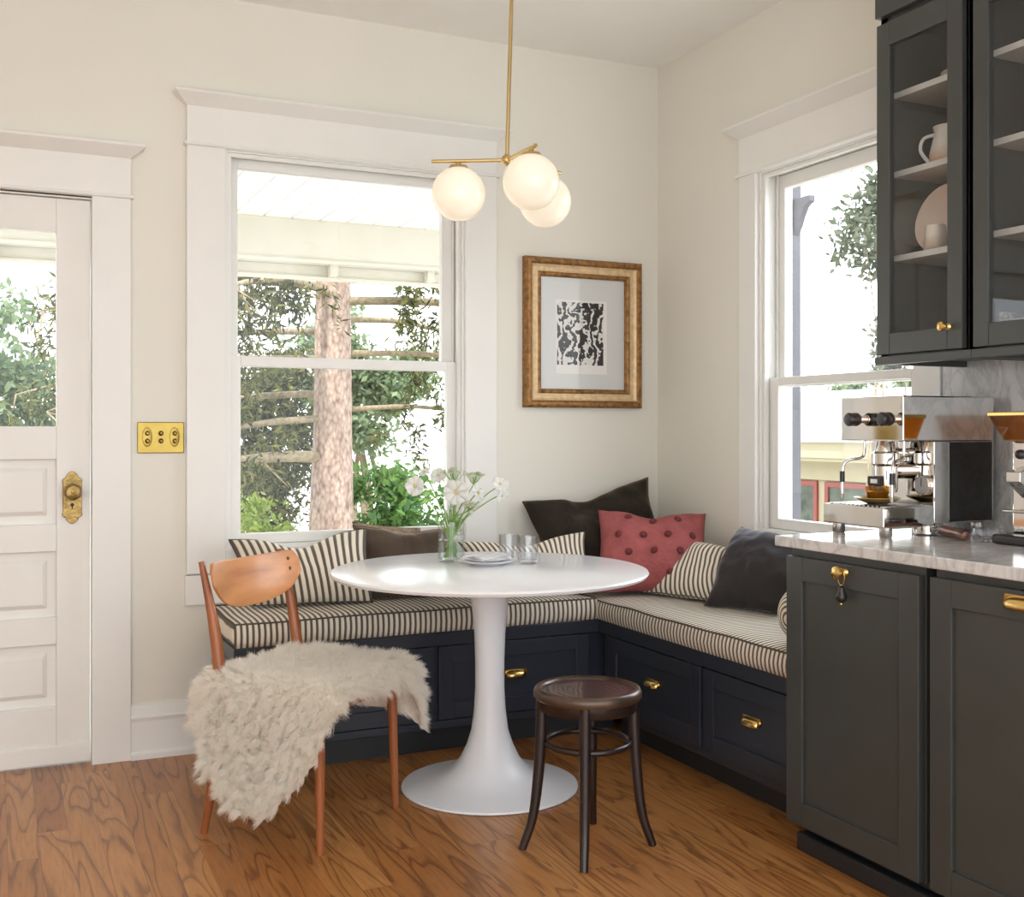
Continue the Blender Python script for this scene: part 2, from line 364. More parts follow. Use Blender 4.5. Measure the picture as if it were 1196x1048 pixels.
# back window: casing, jamb, two sashes, glass
win1 = thing('window_1', 'white double-hung window with tree view behind striped bench', 'window', (-1.424, 0, WZ0)); win1['kind'] = 'structure'
bm = bm_new()
box(bm, -2.05, WX0, -.022, 0, .66, 2.248); box(bm, WX1, -.799, -.022, 0, .66, 2.248)
box(bm, -2.055, -.794, -.022, 0, .545, .655); box(bm, WX0, WX1, -.020, 0, .655, WZ0)
head_trim(bm, -2.05, -.799, 2.248, 2.395, 2.437, fb)
obj('window_casing', bm, 'trim', win1, bevel=.002)
def jamb(bm, a0, a1, z0, z1, fn, t=.012):
    def bx(p0, p1, d0, d1, q0, q1):
        c0 = fn(p0, d0, q0); c1 = fn(p1, d1, q1)
        box(bm, min(c0[0], c1[0]), max(c0[0], c1[0]), min(c0[1], c1[1]), max(c0[1], c1[1]), q0, q1)
    bx(a0, a0 + t, -.15, .004, z0, z1); bx(a1 - t, a1, -.15, .004, z0, z1); bx(a0 + t, a1 - t, -.15, .004, z1 - t, z1); bx(a0 + t, a1 - t, -.17, .004, z0, z0 + t)
    s = .014
    for p in (a0 + t, a1 - t - s):                      # stops and parting beads
        bx(p, p + s, -.026, -.006, z0 + t, z1 - t); bx(p, p + s * .7, -.075, -.067, z0 + t, z1 - t)
    bx(a0 + t + s, a1 - t - s, -.026, -.006, z1 - t - s, z1 - t)
bm = bm_new(); jamb(bm, WX0, WX1, WZ0, WZ1, fb); obj('window_jamb', bm, 'trim', win1, bevel=.0015)
def sash(name, a0, a1, z0, z1, ga0, ga1, gz0, gz1, d0, d1, fn, parent):
    bm = bm_new()
    def bx(p0, p1, q0, q1, e0=d0, e1=d1):
        c0 = fn(p0, -e0, q0); c1 = fn(p1, -e1, q1)
        box(bm, min(c0[0], c1[0]), max(c0[0], c1[0]), min(c0[1], c1[1]), max(c0[1], c1[1]), q0, q1)
    bx(a0, ga0, z0, z1); bx(ga1, a1, z0, z1); bx(ga0, ga1, z0, gz0); bx(ga0, ga1, gz1, z1)
    o = obj(name, bm, 'trim', parent, bevel=.003)
    bm = bm_new(); dm = (d0 + d1) / 2
    bx(ga0 - .004, ga1 + .004, gz0 - .004, gz1 + .004, dm, dm + .003); obj('window_pane', bm, 'glass', o)
    return o
sash('lower_sash', -1.896, -.952, .758, 1.474, -1.843, -1.001, .797, 1.434, .030, .066, fb, win1)
sash('upper_sash', -1.896, -.952, 1.436, 2.234, -1.845, -1.006, 1.470, 2.196, .076, .112, fb, win1)
# right window
win2 = thing('window_2', 'white double-hung window on the right wall above the marble counter', 'window', (0, -1.135, VZ0)); win2['kind'] = 'structure'
bm = bm_new()
box(bm, -.022, 0, VY1, -.626, .70, 2.194); box(bm, -.022, 0, -1.655, VY0, .70, 2.194)
box(bm, -.022, 0, VY0, VY1, .70, VZ0); head_trim(bm, -1.655, -.626, 2.194, 2.345, 2.387, fr)
obj('window_casing', bm, 'trim', win2, bevel=.002)
bm = bm_new(); jamb(bm, VY0, VY1, VZ0, VZ1, fr); obj('window_jamb', bm, 'trim', win2, bevel=.0015)
sash('lower_sash', -1.528, -.743, .813, 1.394, -1.482, -.803, .853, 1.362, .030, .066, fr, win2)
sash('upper_sash', -1.528, -.743, 1.358, 2.180, -1.482, -.786, 1.392, 2.128, .076, .112, fr, win2)

# door
dr = thing('door_1', 'white panelled door with glass top and ornate brass knob', 'door', (-2.8, .03, 0)); dr['kind'] = 'structure'
y0, y1 = .012, .052
bm = bm_new()
GX0, GX1 = -3.085, -2.492
zs = [(1.205, 1.893), (.859, 1.088), (.530, .762), (.214, .434)]
box(bm, -3.195, GX0, y0, y1, .006, 2.012); box(bm, GX1, -2.381, y0, y1, .006, 2.012)
edges = [.006] + [v for a, b in reversed(zs) for v in (a, b)] + [2.012]
for i in range(0, len(edges), 2): box(bm, GX0, GX1, y0, y1, edges[i], edges[i + 1])
box(bm, -3.195, -2.381, y0 - .010, y0, .012, .075)
obj('door_frame', bm, 'door', dr, bevel=.003)
for (a, b) in zs[1:]:
    bm = bm_new(); box(bm, GX0 - .005, GX1 + .005, y0 + .022, y1 - .006, a - .005, b + .005)
    # raised field with sloped edges
    A = [(GX0 + .03, a + .03), (GX1 - .03, a + .03), (GX1 - .03, b - .03), (GX0 + .03, b - .03)]
    B = [(GX0 + .045, a + .045), (GX1 - .045, a + .045), (GX1 - .045, b - .045), (GX0 + .045, b - .045)]
    va = [bm.verts.new((p[0], y0 + .022, p[1])) for p in A]; vb = [bm.verts.new((p[0], y0 + .011, p[1])) for p in B]
    bm.faces.new(vb); [bm.faces.new([va[i], va[(i + 1) % 4], vb[(i + 1) % 4], vb[i]]) for i in range(4)]
    obj('door_panel', bm, 'door', dr, bevel=.002)
bm = bm_new(); box(bm, GX0 - .005, GX1 + .005, .030, .034, zs[0][0] - .005, zs[0][1] + .005); obj('door_pane', bm, 'glass', dr)
# knob plate with arched, scalloped ends
px_, pz_ = -2.440, .952
out = []
for s in (1, -1):
    pts = [(-.032, .052), (-.034, .062), (-.030, .068), (-.022, .071), (-.019, .080), (-.010, .090), (0, .094)]
    full = pts + [(-a, b) for a, b in pts[-2::-1]]
    if s == 1: out += full
    else: out += [(-a, -b) for a, b in full]
bm = bm_new(); prism(bm, out, 0, .006, lambda u, v, t: (px_ + u, y0 - t, pz_ + v))
pl = obj('knob_plate', bm, 'agedbrass', dr, bevel=.002)
bm = bm_new(); mt = along((0, -1, 0))
lathe(bm, [(.024, 0), (.022, .006), (.010, .010), (.009, .030), (.022, .038), (.029, .048), (.029, .056), (.022, .066), (.010, .069), (0, .070)], px_, y0 - .005, pz_ + .022, 28, mt)
obj('door_knob', bm, 'agedbrass', dr, smooth=True)
bm = bm_new(); lathe(bm, [(.0065, 0), (.0065, .002), (0, .002)], px_, y0 - .006, pz_ - .026, 16, mt); box(bm, px_ - .002, px_ + .002, y0 - .008, y0 - .006, pz_ - .040, pz_ - .026); obj('keyhole', bm, 'black', dr)
bm = bm_new()
box(bm, DX1, -2.245, -.022, 0, 0, 2.03); box(bm, -3.335, DX0, -.022, 0, 0, 2.03)
box(bm, DX1 - .001, DX1 + .012, 0, .15, 0, DZ); box(bm, DX0 - .012, DX0 + .001, 0, .15, 0, DZ); box(bm, DX0, DX1, 0, .15, DZ - .005, DZ + .01)
head_trim(bm, -3.335, -2.245, 2.03, 2.175, 2.215, fb)
struct('trim_1', bm, 'trim', bevel=.002)
# baseboard between door and bench, and along the right wall behind the bench
bm = bm_new()
prism(bm, [(0, 0), (.030, 0), (.030, .020), (.022, .024), (.018, .028), (.018, .135), (.022, .150), (.017, .158), (.013, .175), (.010, .195), (0, .195)], -2.245, -1.20, lambda u, v, t: (t, -u, v))
struct('baseboard_back', bm, 'trim', bevel=.0015)

# ================================================================ SWITCH PLATE
sw = thing('light_switch_plate', 'polished brass push-button switch plate on the wall left of the window', 'light switch', (-2.139, 0, 1.108))
bm = bm_new(); box(bm, -2.221, -2.057, -.006, 0, 1.107, 1.221); M['platebrass'] = plain('switch_brass', (.33, .235, .06), .3, 1, var=.1, scale=25); obj('plate', bm, 'platebrass', sw, bevel=.0035, seg=3)
for xx in (-2.187, -2.139, -2.091):
    if xx != -2.139:
        bm = bm_new(); lathe(bm, [(.021, 0), (.020, .0035), (.014, .005), (0, .005)], xx, -.006, 1.166, 24, along((0, -1, 0)) @ Matrix.Diagonal((.85, 1.7, 1))); obj('raised_boss', bm, 'platebrass', sw, smooth=True)
    for zz in (1.152, 1.180):
        bm = bm_new(); lathe(bm, [(.0095, 0), (.009, .004), (.0068, .005), (.0060, .0035), (.0055, .009), (.004, .011), (0, .011)], xx, -.009, zz, 16, along((0, -1, 0))); obj('push_button', bm, 'agedbrass', sw, smooth=True)

# ================================================================ PICTURE
pc = thing('framed_picture', 'small black and white block print in wide gilded frame by the corner', 'picture', (-.384, 0, 1.28))
FX0, FX1, FZ0, FZ1 = -.672, -.100, 1.288, 1.926
def frame_ring(bm, prof, x0, x1, z0, z1):
    """mitred moulding: prof = list of (inset, depth)"""
    rings = []
    for ins, d in prof:
        rings.append([bm.verts.new(p) for p in ((x0 + ins, -d, z0 + ins), (x1 - ins, -d, z0 + ins), (x1 - ins, -d, z1 - ins), (x0 + ins, -d, z1 - ins))])
    for a, b in zip(rings, rings[1:] + rings[:1]):
        for i in range(4): bm.faces.new([a[i], a[(i + 1) % 4], b[(i + 1) % 4], b[i]])
M['gild'] = plain('worn_gilding', (.30, .15, .05), .42, .55, var=.45, scale=55, bmp=.5, bscale=70)
M['gildpale'] = plain('pale_gilding', (.68, .50, .29), .45, .35, var=.16, scale=45, bmp=.4, bscale=60)
M['mat'] = plain('picture_mat', (.66, .67, .65), .8, var=.01)
M['paper'] = plain('print_paper', (.80, .79, .75), .8, var=.01)
bm = bm_new(); frame_ring(bm, [(0, .0), (0, .030), (.010, .040), (.022, .041), (.030, .033), (.030, 0)], FX0, FX1, FZ0, FZ1); obj('outer_moulding', bm, 'gild', pc)
bm = bm_new(); frame_ring(bm, [(.0302, .0), (.0302, .033), (.040, .027), (.052, .025), (.060, .026), (.060, 0)], FX0, FX1, FZ0, FZ1); obj('middle_band', bm, 'gildpale', pc)
bm = bm_new(); frame_ring(bm, [(.0602, 0), (.0602, .026), (.066, .029), (.074, .026), (.080, .018), (.080, 0)], FX0, FX1, FZ0, FZ1); obj('inner_lip', bm, 'gild', pc)
bm = bm_new(); box(bm, FX0 + .075, FX1 - .075, -.010, -.004, FZ0 + .075, FZ1 - .075); obj('mat_board', bm, 'mat', pc)
bm = bm_new(); box(bm, -.520, -.268, -.0115, -.010, 1.434, 1.752); obj('print_sheet', bm, 'paper', pc)
def print_mat():
    m, nt, b = newmat('block_print_ink'); co = objco(nt)
    n1 = N(nt, 'ShaderNodeTexNoise'); n1.inputs['Scale'].default_value = 17; n1.inputs['Detail'].default_value = 2; n1.inputs['Distortion'].default_value = .5; L(nt, co, n1.inputs['Vector'])
    w = N(nt, 'ShaderNodeTexWave'); w.inputs['Scale'].default_value = 7; w.inputs['Distortion'].default_value = 14; w.inputs['Detail'].default_value = 3; w.inputs['Detail Scale'].default_value = 2.5; L(nt, co, w.inputs['Vector'])
    h = math_(nt, 'ADD', math_(nt, 'MULTIPLY', n1.outputs[0], .72), math_(nt, 'MULTIPLY', w.outputs[1], .28))
    L(nt, ramp(nt, h, [(0, (.018, .017, .016)), (.515, (.018, .017, .016)), (.53, (.74, .73, .69)), (1, (.74, .73, .69))]), b.inputs['Base Color']); b.inputs['Roughness'].default_value = .8
    return m
M['print'] = print_mat()
bm = bm_new(); box(bm, -.512, -.286, -.0125, -.0115, 1.472, 1.742); obj('block_print', bm, 'print', pc)
bm = bm_new(); box(bm, FX0 + .076, FX1 - .076, -.0165, -.0145, FZ0 + .076, FZ1 - .076); obj('picture_glass', bm, 'glass', pc)

# ================================================================ BENCH (two joinery runs)
def shaker(bm, a0, a1, z0, z1, fn, rail=.062, depth=.020, rec=.009):
    """door/drawer front with recessed flat panel; fn(a, d, z): d is outwards"""
    def bx(p0, p1, q0, q1, d0, d1):
        c0 = fn(p0, d0, q0); c1 = fn(p1, d1, q1)
        box(bm, min(c0[0], c1[0]), max(c0[0], c1[0]), min(c0[1], c1[1]), max(c0[1], c1[1]), q0, q1)
    bx(a0, a0 + rail, z0, z1, 0, depth); bx(a1 - rail, a1, z0, z1, 0, depth)
    bx(a0 + rail, a1 - rail, z0, z0 + rail, 0, depth); bx(a0 + rail, a1 - rail, z1 - rail, z1, 0, depth)
    bx(a0 + rail - .001, a1 - rail + .001, z0 + rail - .001, z1 - rail + .001, 0, depth - rec)
def cup_pull(p, out, side, parent, w=.088, local_mat='brass'):
    """brass bin pull: quarter dome open below"""
    bm = bm_new(); out = Vector(out); side = Vector(side); up = Vector((0, 0, 1)); p = Vector(p)
    n, k = 20, 10; rows = []
    for j in range(k + 1):
        ph = PI * .60 * j / k                       # from top edge on the face round to the lip
        row = []
        for i in range(n + 1):
            t = -1 + 2 * i / n; q = (1 - abs(t) ** 3.2) ** .5 if abs(t) < 1 else 0
            row.append(p + side * (t * w / 2) + out * (.026 * math.sin(ph) * q) + up * (.020 * (math.cos(ph)) * q ** .6 - .001))
        rows.append([bm.verts.new(v) for v in row])
    for a, b in zip(rows, rows[1:]):
        for i in range(n): bm.faces.new([a[i], a[i + 1], b[i + 1], b[i]])
    fl = [(-.5, 0), (-.44, .019), (.44, .019), (.5, 0)]
    A = [bm.verts.new(p + side * (u * w * 1.12) + up * v + out * .0005) for u, v in fl]; B = [bm.verts.new(p + side * (u * w * 1.12) + up * (v + .003) + out * .003) for u, v in fl]
    bm.faces.new(A); bm.faces.new(B[::-1]); [bm.faces.new([A[i], B[i], B[(i + 1) % 4], A[(i + 1) % 4]]) for i in range(4)]
    bmesh.ops.remove_doubles(bm, verts=bm.verts, dist=1e-5)
    o = obj('cup_pull', bm, local_mat, parent, smooth=50)
    md = o.modifiers.new('wall', 'SOLIDIFY'); md.thickness = .002
    return o
BY, BX = -.44, -.545                       # carcass fronts; drawer fronts sit 2 cm proud of a recessed face
bq = thing('storage_bench', 'blue-black built-in drawer bench running under the back window', 'bench', (-1.2, -.25, 0))
bm = bm_new(); box(bm, -1.955, -.006, BY + .012, -.036, .10, .405); box(bm, -1.962, -.006, BY - .014, -.036, .405, .455); box(bm, -1.962, -1.925, BY - .010, -.036, 0, .405)
box(bm, -1.955, BX - .03, BY - .002, BY + .015, .10, .128)
obj('bench_box', bm, 'navy', bq, bevel=.003)
bm = bm_new(); box(bm, -1.90, -.44, -.36, -.34, 0, .10); obj('plinth', bm, 'plinth', bq)
for (a0, a1) in ((-1.895, -1.238), (-1.222, -.600)):
    bm = bm_new(); shaker(bm, a0, a1, .133, .402, lambda a, d, z: (a, BY + .012 - d, z), .058, .022)
    d = obj('drawer', bm, 'navy', bq, bevel=.002)
    cup_pull(((a0 + a1) / 2, BY + .001, .270), (0, -1, 0), (1, 0, 0), d)
br = thing('storage_bench', 'blue-black built-in drawer bench running under the right window', 'bench', (-.28, -1.1, 0))
bm = bm_new(); box(bm, BX + .012, -.006, -1.69, BY - .016, .10, .405); box(bm, BX - .014, -.006, -1.69, BY - .016, .405, .455)
box(bm, BX - .002, BX + .015, -1.69, BY - .02, .10, .128)
obj('bench_box', bm, 'navy', br, bevel=.003)
bm = bm_new(); box(bm, -.46, -.44, -1.69, -.458, 0, .10); obj('plinth', bm, 'plinth', br)
for (a0, a1) in ((-1.130, -.520), (-1.686, -1.146)):
    bm = bm_new(); shaker(bm, a0, a1, .128, .400, lambda a, d, z: (BX + .012 - d, a, z), .058, .022)
    d = obj('drawer', bm, 'navy', br, bevel=.002)
    cup_pull((BX - .001, (a0 + a1) / 2 if a0 > -1.2 else -1.40, .275), (-1, 0, 0), (0, 1, 0), d)

def cushion(name, label, x0, x1, y0, y1, z0, z1, mat, puff=.012, edge_pts=None):
    t = thing(name, label, 'cushion', ((x0 + x1) / 2, (y0 + y1) / 2, z0), group='striped seat cushions on the bench')
    bm = bm_new(); nx, ny = max(6, int((x1 - x0) / .03)), max(6, int((y1 - y0) / .03))
    r = .014
    def P(i, j, top):
        u, v = i / nx, j / ny; x = x0 + (x1 - x0) * u; y = y0 + (y1 - y0) * v
        e = (max(0, 1 - abs(2 * u - 1) ** 6) * max(0, 1 - abs(2 * v - 1) ** 6))
        z = (z1 - .004 + puff * e + .005 * noise.noise((x * 5, y * 5, 3))) if top else z0
        if not top: z = z0
        return (x, y, z)
    T = [[bm.verts.new(P(i, j, True)) for j in range(ny + 1)] for i in range(nx + 1)]
    B = [[bm.verts.new(P(i, j, False)) for j in range(ny + 1)] for i in range(nx + 1)]
    for i in range(nx):
        for j in range(ny):
            bm.faces.new([T[i][j], T[i + 1][j], T[i + 1][j + 1], T[i][j + 1]]); bm.faces.new([B[i][j], B[i][j + 1], B[i + 1][j + 1], B[i + 1][j]])
    bor = [(i, 0) for i in range(nx)] + [(nx, j) for j in range(ny)] + [(i, ny) for i in range(nx, 0, -1)] + [(0, j) for j in range(ny, 0, -1)]
    K = 4; cols = []
    for (i, j) in bor:
        a, b = T[i][j], B[i][j]; c = [a]
        nrm = Vector(((-1 if i == 0 else 1 if i == nx else 0), (-1 if j == 0 else 1 if j == ny else 0), 0))
        for k in range(1, K): c.append(bm.verts.new(a.co.lerp(b.co, k / K) + nrm * (.008 * math.sin(PI * k / K) + .002 * noise.noise((a.co.x * 9, a.co.y * 9, k)))))
        c.append(b); cols.append(c)
    for a, b in zip(cols, cols[1:] + cols[:1]):
        for k in range(K): bm.faces.new([a[k], b[k], b[k + 1], a[k + 1]])
    obj('cushion_body', bm, mat, t, smooth='all')
    bm = bm_new(); tube(bm, [Vector(P(i, j, True)) + Vector((0, 0, .001)) for i, j in bor], .0032, 6, True); obj('piping', bm, 'piping', t, smooth=True)
    return t
cushion('seat_cushion', 'long striped seat cushion along the bench below the back window', -1.958, BX - .022, -.452, -.030, .456, .540, 'stripe_x')
cushion('seat_cushion', 'striped seat cushion along the right-hand bench below the right window', BX - .018, -.030, -1.688, -.030, .456, .532, 'stripe_y')

# ================================================================ PILLOWS
def pillow(name, label, TL, TR, BR, BL, thick, mat, conc=.07, sag=0, ears=.0, seed=0, wr=.012, n=30, uvrot=False, group='throw pillows on the bench'):
    TL, TR, BR, BL = map(Vector, (TL, TR, BR, BL))
    nrm = (TR - TL).cross(BL - TL).normalized()
    if nrm.dot(Vector((-1.6, -2.2, 1.2)) - TL) < 0: nrm = -nrm            # front faces into the room
    base = (BL + BR) / 2
    t = thing(name, label, 'pillow', base, group=group)
    bm = bm_new(); uvl = bm.loops.layers.uv.new('UVMap')
    Wd = ((TR - TL).length + (BR - BL).length) / 2; Ht = ((TL - BL).length + (TR - BR).length) / 2
    def pos(i, j, s):
        a, b = -1 + 2 * i / n, -1 + 2 * j / n
        aa = a * (1 - conc * (1 - b * b)); bb = b * (1 - conc * .8 * (1 - a * a))
        u, v = (aa + 1) / 2, (bb + 1) / 2
        p = (BL * (1 - u) + BR * u) * (1 - v) + (TL * (1 - u) + TR * u) * v
        h = (max(0, (1 - abs(a) ** 2.4)) * max(0, (1 - abs(b) ** 2.4))) ** .55
        if sag: p -= Vector((0, 0, 1)) * sag * math.exp(-(a / .42) ** 2) * max(0, b + .2) / 1.2
        w = noise.noise(p * 9 + Vector((seed * 3.1, 0, 0))) * wr + noise.noise(p * 22 + Vector((0, seed * 2.3, 0))) * wr * .4
        return p + nrm * (s * thick / 2 * h + w * (.4 + .6 * h) * (1 if s > 0 else .5))
    F = {}; 
    for s in (1, -1):
        for i in range(n + 1):
            for j in range(n + 1):
                if s == -1 and (i in (0, n) or j in (0, n)): F[s, i, j] = F[1, i, j]
                else: F[s, i, j] = bm.verts.new(pos(i, j, s))
    for s in (1, -1):
        for i in range(n):
            for j in range(n):
                ij = [(i, j), (i + 1, j), (i + 1, j + 1), (i, j + 1)]
                f = bm.faces.new([F[s, p, q] for p, q in (ij if s == 1 else ij[::-1])])
                for lp, (p, q) in zip(f.loops, ij if s == 1 else ij[::-1]):
                    lp[uvl].uv = (q / n * Ht, p / n * Wd) if uvrot else (p / n * Wd, q / n * Ht)
    obj('pillow_cover', bm, mat, t, smooth='all')
    bor = [(i, 0) for i in range(n)] + [(n, j) for j in range(n)] + [(i, n) for i in range(n, 0, -1)] + [(0, j) for j in range(n, 0, -1)]
    return t, pos, bor, nrm
def welt(t, pos, bor, mat, r=.003):
    bm = bm_new(); tube(bm, [pos(i, j, 1) for i, j in bor], r, 6, True); obj('seam_edge', bm, mat, t, smooth=True)
t, p, b, _ = pillow('throw_pillow', 'tan woven pillow peeking out behind the brown velvet one', (-1.425, -.030, .835), (-1.14, -.030, .80), (-1.12, -.075, .55), (-1.40, -.075, .55), .05, 'tan', seed=1)
t, p, b, _ = pillow('throw_pillow', 'brown velvet pillow leaning below the window left of the flower vase', (-1.440, -.088, .822), (-1.02, -.085, .795), (-1.03, -.22, .556), (-1.405, -.215, .556), .14, 'brownvelvet', seed=2, sag=.020, wr=.024); welt(t, p, b, 'brownvelvet')
t, p, b, _ = pillow('throw_pillow', 'brown and cream striped pillow with pinched top, leftmost on the bench', (-1.905, -.055, .785), (-1.405, -.155, .815), (-1.420, -.285, .556), (-1.845, -.20, .556), .15, 'stripe_uv', conc=.05, seed=3, sag=.055); welt(t, p, b, 'piping', .0025)
t, p, b, _ = pillow('throw_pillow', 'striped pillow mostly hidden behind the tabletop, vase and tumblers', (-1.034, -.16, 0.750), (-0.527, -.29, 0.782), (-.52, -.38, .556), (-.99, -.27, .556), .11, 'stripe_fine', conc=.09, seed=4, sag=.035)
t, p, b, _ = pillow('throw_pillow', 'large dark brown velvet pillow against the wall below the picture', (-.700, -.050, .892), (-.105, -.085, .985), (-.09, -.30, .556), (-.66, -.24, .556), .17, 'darkvelvet', conc=.09, seed=5, sag=.035, wr=.04)
t, p, b, nr = pillow('throw_pillow', 'dusty red tufted pillow in the corner of the bench', (-.440, -.235, .865), (-.055, -.450, .852), (-.15, -.66, .556), (-.575, -.425, .552), .19, 'red', conc=.10, seed=6, sag=.025, wr=.022)
bm = bm_new(); nn = 30
for r_ in range(4):
    for c_ in range(4):
        i = 5 + c_ * 7 + (3 if r_ % 2 else 0); j = 4 + r_ * 7
        if i > nn - 2: continue
        q = p(i, j, 1); e = (p(min(i + 1, nn), j, 1) - p(i - 1, j, 1)).normalized(); f = (p(i, min(j + 1, nn), 1) - p(i, j - 1, 1)).normalized(); nn_ = e.cross(f)
        if nn_.dot(nr) < 0: nn_ = -nn_
        bm = bm_new(); sphere(bm, q + nn_ * .002, .016, 12, 8, (1, 1, .6), along(nn_)); obj('tuft', bm, 'reddark', t, smooth='all')
t, p, b, _ = pillow('throw_pillow', 'fine striped pillow between the red one and the charcoal one', (-.140, -.375, .745), (-.110, -.73, .735), (-.235, -.88, .552), (-.385, -.480, .552), .13, 'stripe_fine', conc=.10, seed=7, sag=.0); welt(t, p, b, 'piping', .0022)
t, p, b, _ = pillow('throw_pillow', 'charcoal velvet pillow leaning under the right window', (-.085, -.725, .822), (-.07, -1.06, .80), (-.16, -1.20, .552), (-.325, -.815, .545), .17, 'greyvelvet', conc=.06, seed=8, wr=.022)
# bolster
bo = thing('bolster', 'round striped bolster at the cabinet end of the right bench', 'pillow', (-.30, -1.56, .545), group='throw pillows on the bench')
bm = bm_new(); R_ = .095
prof = [(R_ * math.sin(a * PI / 20), .085 * (1 - math.cos(a * PI / 20))) for a in range(0, 11)] + [(R_ * (1 + .012 * math.sin(k)), .085 + .042 * k) for k in range(1, 9)] + [(R_, .45), (R_ * .95, .475), (R_ * .6, .492), (0, .495)]
lathe(bm, prof, -.560, -1.585, .546 + R_ - .006, 36, Matrix.Diagonal((1, 1.13, 1)) @ along((1, 0, 0)), cap=False)
def bolster_mat():
    m = stripes('ticking_fabric_bolster', 0, .022); nt = m.node_tree
    sx = next(n for n in nt.nodes if n.type == 'SEPXYZ'); add = next(n for n in nt.nodes if n.type == 'MATH' and n.operation == 'ADD')
    dy = math_(nt, 'POWER', math_(nt, 'ADD', sx.outputs[1], .025), 2.0); dz = math_(nt, 'POWER', math_(nt, 'SUBTRACT', sx.outputs[2], .082), 2.0)
    L(nt, math_(nt, 'ADD', sx.outputs[0], math_(nt, 'SQRT', math_(nt, 'ADD', dy, dz))), add.inputs[0]); return m
M['stripe_bolster'] = bolster_mat()
obj('bolster_cover', bm, 'stripe_bolster', bo, smooth='all')

# ================================================================ PEDESTAL TABLE
TC = Vector((-1.187, -.824, 0)); TZ = .728
tb = thing('pedestal_table', 'round white pedestal table with trumpet-shaped base', 'table', TC)
bm = bm_new(); R_ = .530
lathe(bm, [(0, TZ), (R_ - .012, TZ), (R_ - .003, TZ - .003), (R_, TZ - .009), (R_ - .006, TZ - .018), (R_ - .05, TZ - .026), (.12, TZ - .028), (0, TZ - .028)], TC.x, TC.y, 0, 96); obj('tabletop', bm, 'tabletop', tb, smooth=30)
bm = bm_new()
prof = [(.292, 0), (.296, .004), (.294, .009), (.270, .014), (.220, .022), (.170, .036), (.130, .060), (.100, .095), (.078, .140), (.062, .19), (.053, .26), (.049, .33), (.049, .42), (.052, .51), (.058, .58), (.066, .64), (.076, .69), (.088, TZ - .028)]
lathe(bm, prof, TC.x, TC.y, 0, 72); obj('pedestal', bm, 'tablebase', tb, smooth=50)

# ---- things on the table
def on_table(x, y): return Vector((x, y, TZ))
VP = on_table(-1.232, -.590)
va = thing('vase', 'clear glass cylinder vase half filled with water on the table', 'vase', VP)
bm = bm_new(); lathe(bm, [(0, 0), (.045, 0), (.047, .003), (.047, .142), (.044, .142), (.0438, .010), (0, .010)], VP.x, VP.y, VP.z + .0005, 48, cap=False); obj('vase_glass', bm, 'vase', va, smooth=40)
bm = bm_new(); lathe(bm, [(0, .011), (.0430, .011), (.0430, .076), (0, .076)], VP.x, VP.y, VP.z + .0005, 40, cap=False); obj('water', bm, 'water', va, smooth=40)
def cosmos(at, r, face, label, rootoff, name='cosmos_flower', np_=8, seed=0):
    """a flower: stem from the water up to the bloom; face = direction it looks"""
    rr = random.Random(seed)
    H = VP + Vector(at); face = Vector(face).normalized()
    root = VP + Vector((rootoff[0], rootoff[1], .016))
    t = thing(name, label, 'flower', root, group='white flowers in the vase')
    rim = VP + Vector((-rootoff[0] * .8 + (H.x - VP.x) * .12, -rootoff[1] * .8 + (H.y - VP.y) * .12, .14))
    bm = bm_new(); tube(bm, spline([root, rim, rim.lerp(H, .55) + Vector((0, 0, .012)), H - face * .006], 6), .0022, 6); obj('stem', bm, 'stem', t, smooth=True)
    mt = along(face); bm = bm_new()
    for k in range(np_):
        a = 2 * PI * k / np_ + rr.uniform(-.1, .1); w = 2 * PI * r / np_ * .98; tilt = rr.uniform(.05, .35)
        ca, sa = math.cos(a), math.sin(a); rows = []
        for q in range(6):
            s = .12 + .88 * q / 5; ww = w * (.25 + .75 * math.sin(min(1, s * 1.02) * PI * .62)) * (1 if q < 5 else .72)
            zz = math.sin(s * 1.5) * r * tilt
            rows.append([bm.verts.new(H + mt @ Vector((ca * s * r - sa * ww * e * .5, sa * s * r + ca * ww * e * .5, zz - .12 * r * (e * e) + (.05 * r if q == 5 and e == 0 else 0)))) for e in (-1, -.4, 0, .4, 1)])
        for A, B in zip(rows, rows[1:]):
            for e in range(4): bm.faces.new([A[e], A[e + 1], B[e + 1], B[e]])
    o = obj('petals', bm, 'petal', t, smooth='all'); md = o.modifiers.new('thick', 'SOLIDIFY'); md.thickness = .0006
    bm = bm_new(); sphere(bm, H + face * .003, r * .20, 14, 8, (1, 1, .6), mt); obj('flower_centre', bm, 'pollen', t, smooth='all')
    return t
vd = Vector((-.4234, -.9060, 0))          # into the room
cosmos((-0.1182, 0.0442, 0.2664), .036, vd + Vector((-.45, 0, .25)), 'white cosmos flower leaning far left of the vase', (.02, 0), seed=1)
cosmos((0.0051, -0.0355, 0.2464), .044, vd + Vector((-.05, 0, .15)), 'largest white cosmos flower facing forward above the vase', (.0, .015), seed=2)
cosmos((0.0808, -0.0488, 0.2423), .034, vd * .7 + Vector((.75, 0, .25)), 'white cosmos flower turned right beside the largest bloom', (-.018, .01), seed=3)
cosmos((0.0738, -0.0345, 0.1874), .030, vd * .4 + Vector((.6, 0, -.5)), 'drooping white cosmos flower low over the vase rim', (-.02, -.005), seed=4)
cosmos((-0.0229, 0.0659, 0.3000), .030, vd + Vector((-.1, .3, .6)), 'white cosmos flower at the back, high between the other blooms', (.012, -.012), seed=5)
cosmos((-0.0707, 0.0772, 0.3126), .024, vd * .3 + Vector((-.3, 0, .8)), 'small white cosmos flower opening upward on the left', (.016, .01), seed=8)
cosmos((0.1558, -0.0728, 0.2719), .030, Vector((.25, 0, .5)) + vd * .7, 'half-closed white flower on the stem reaching far right', (-.024, 0), seed=6, np_=6)
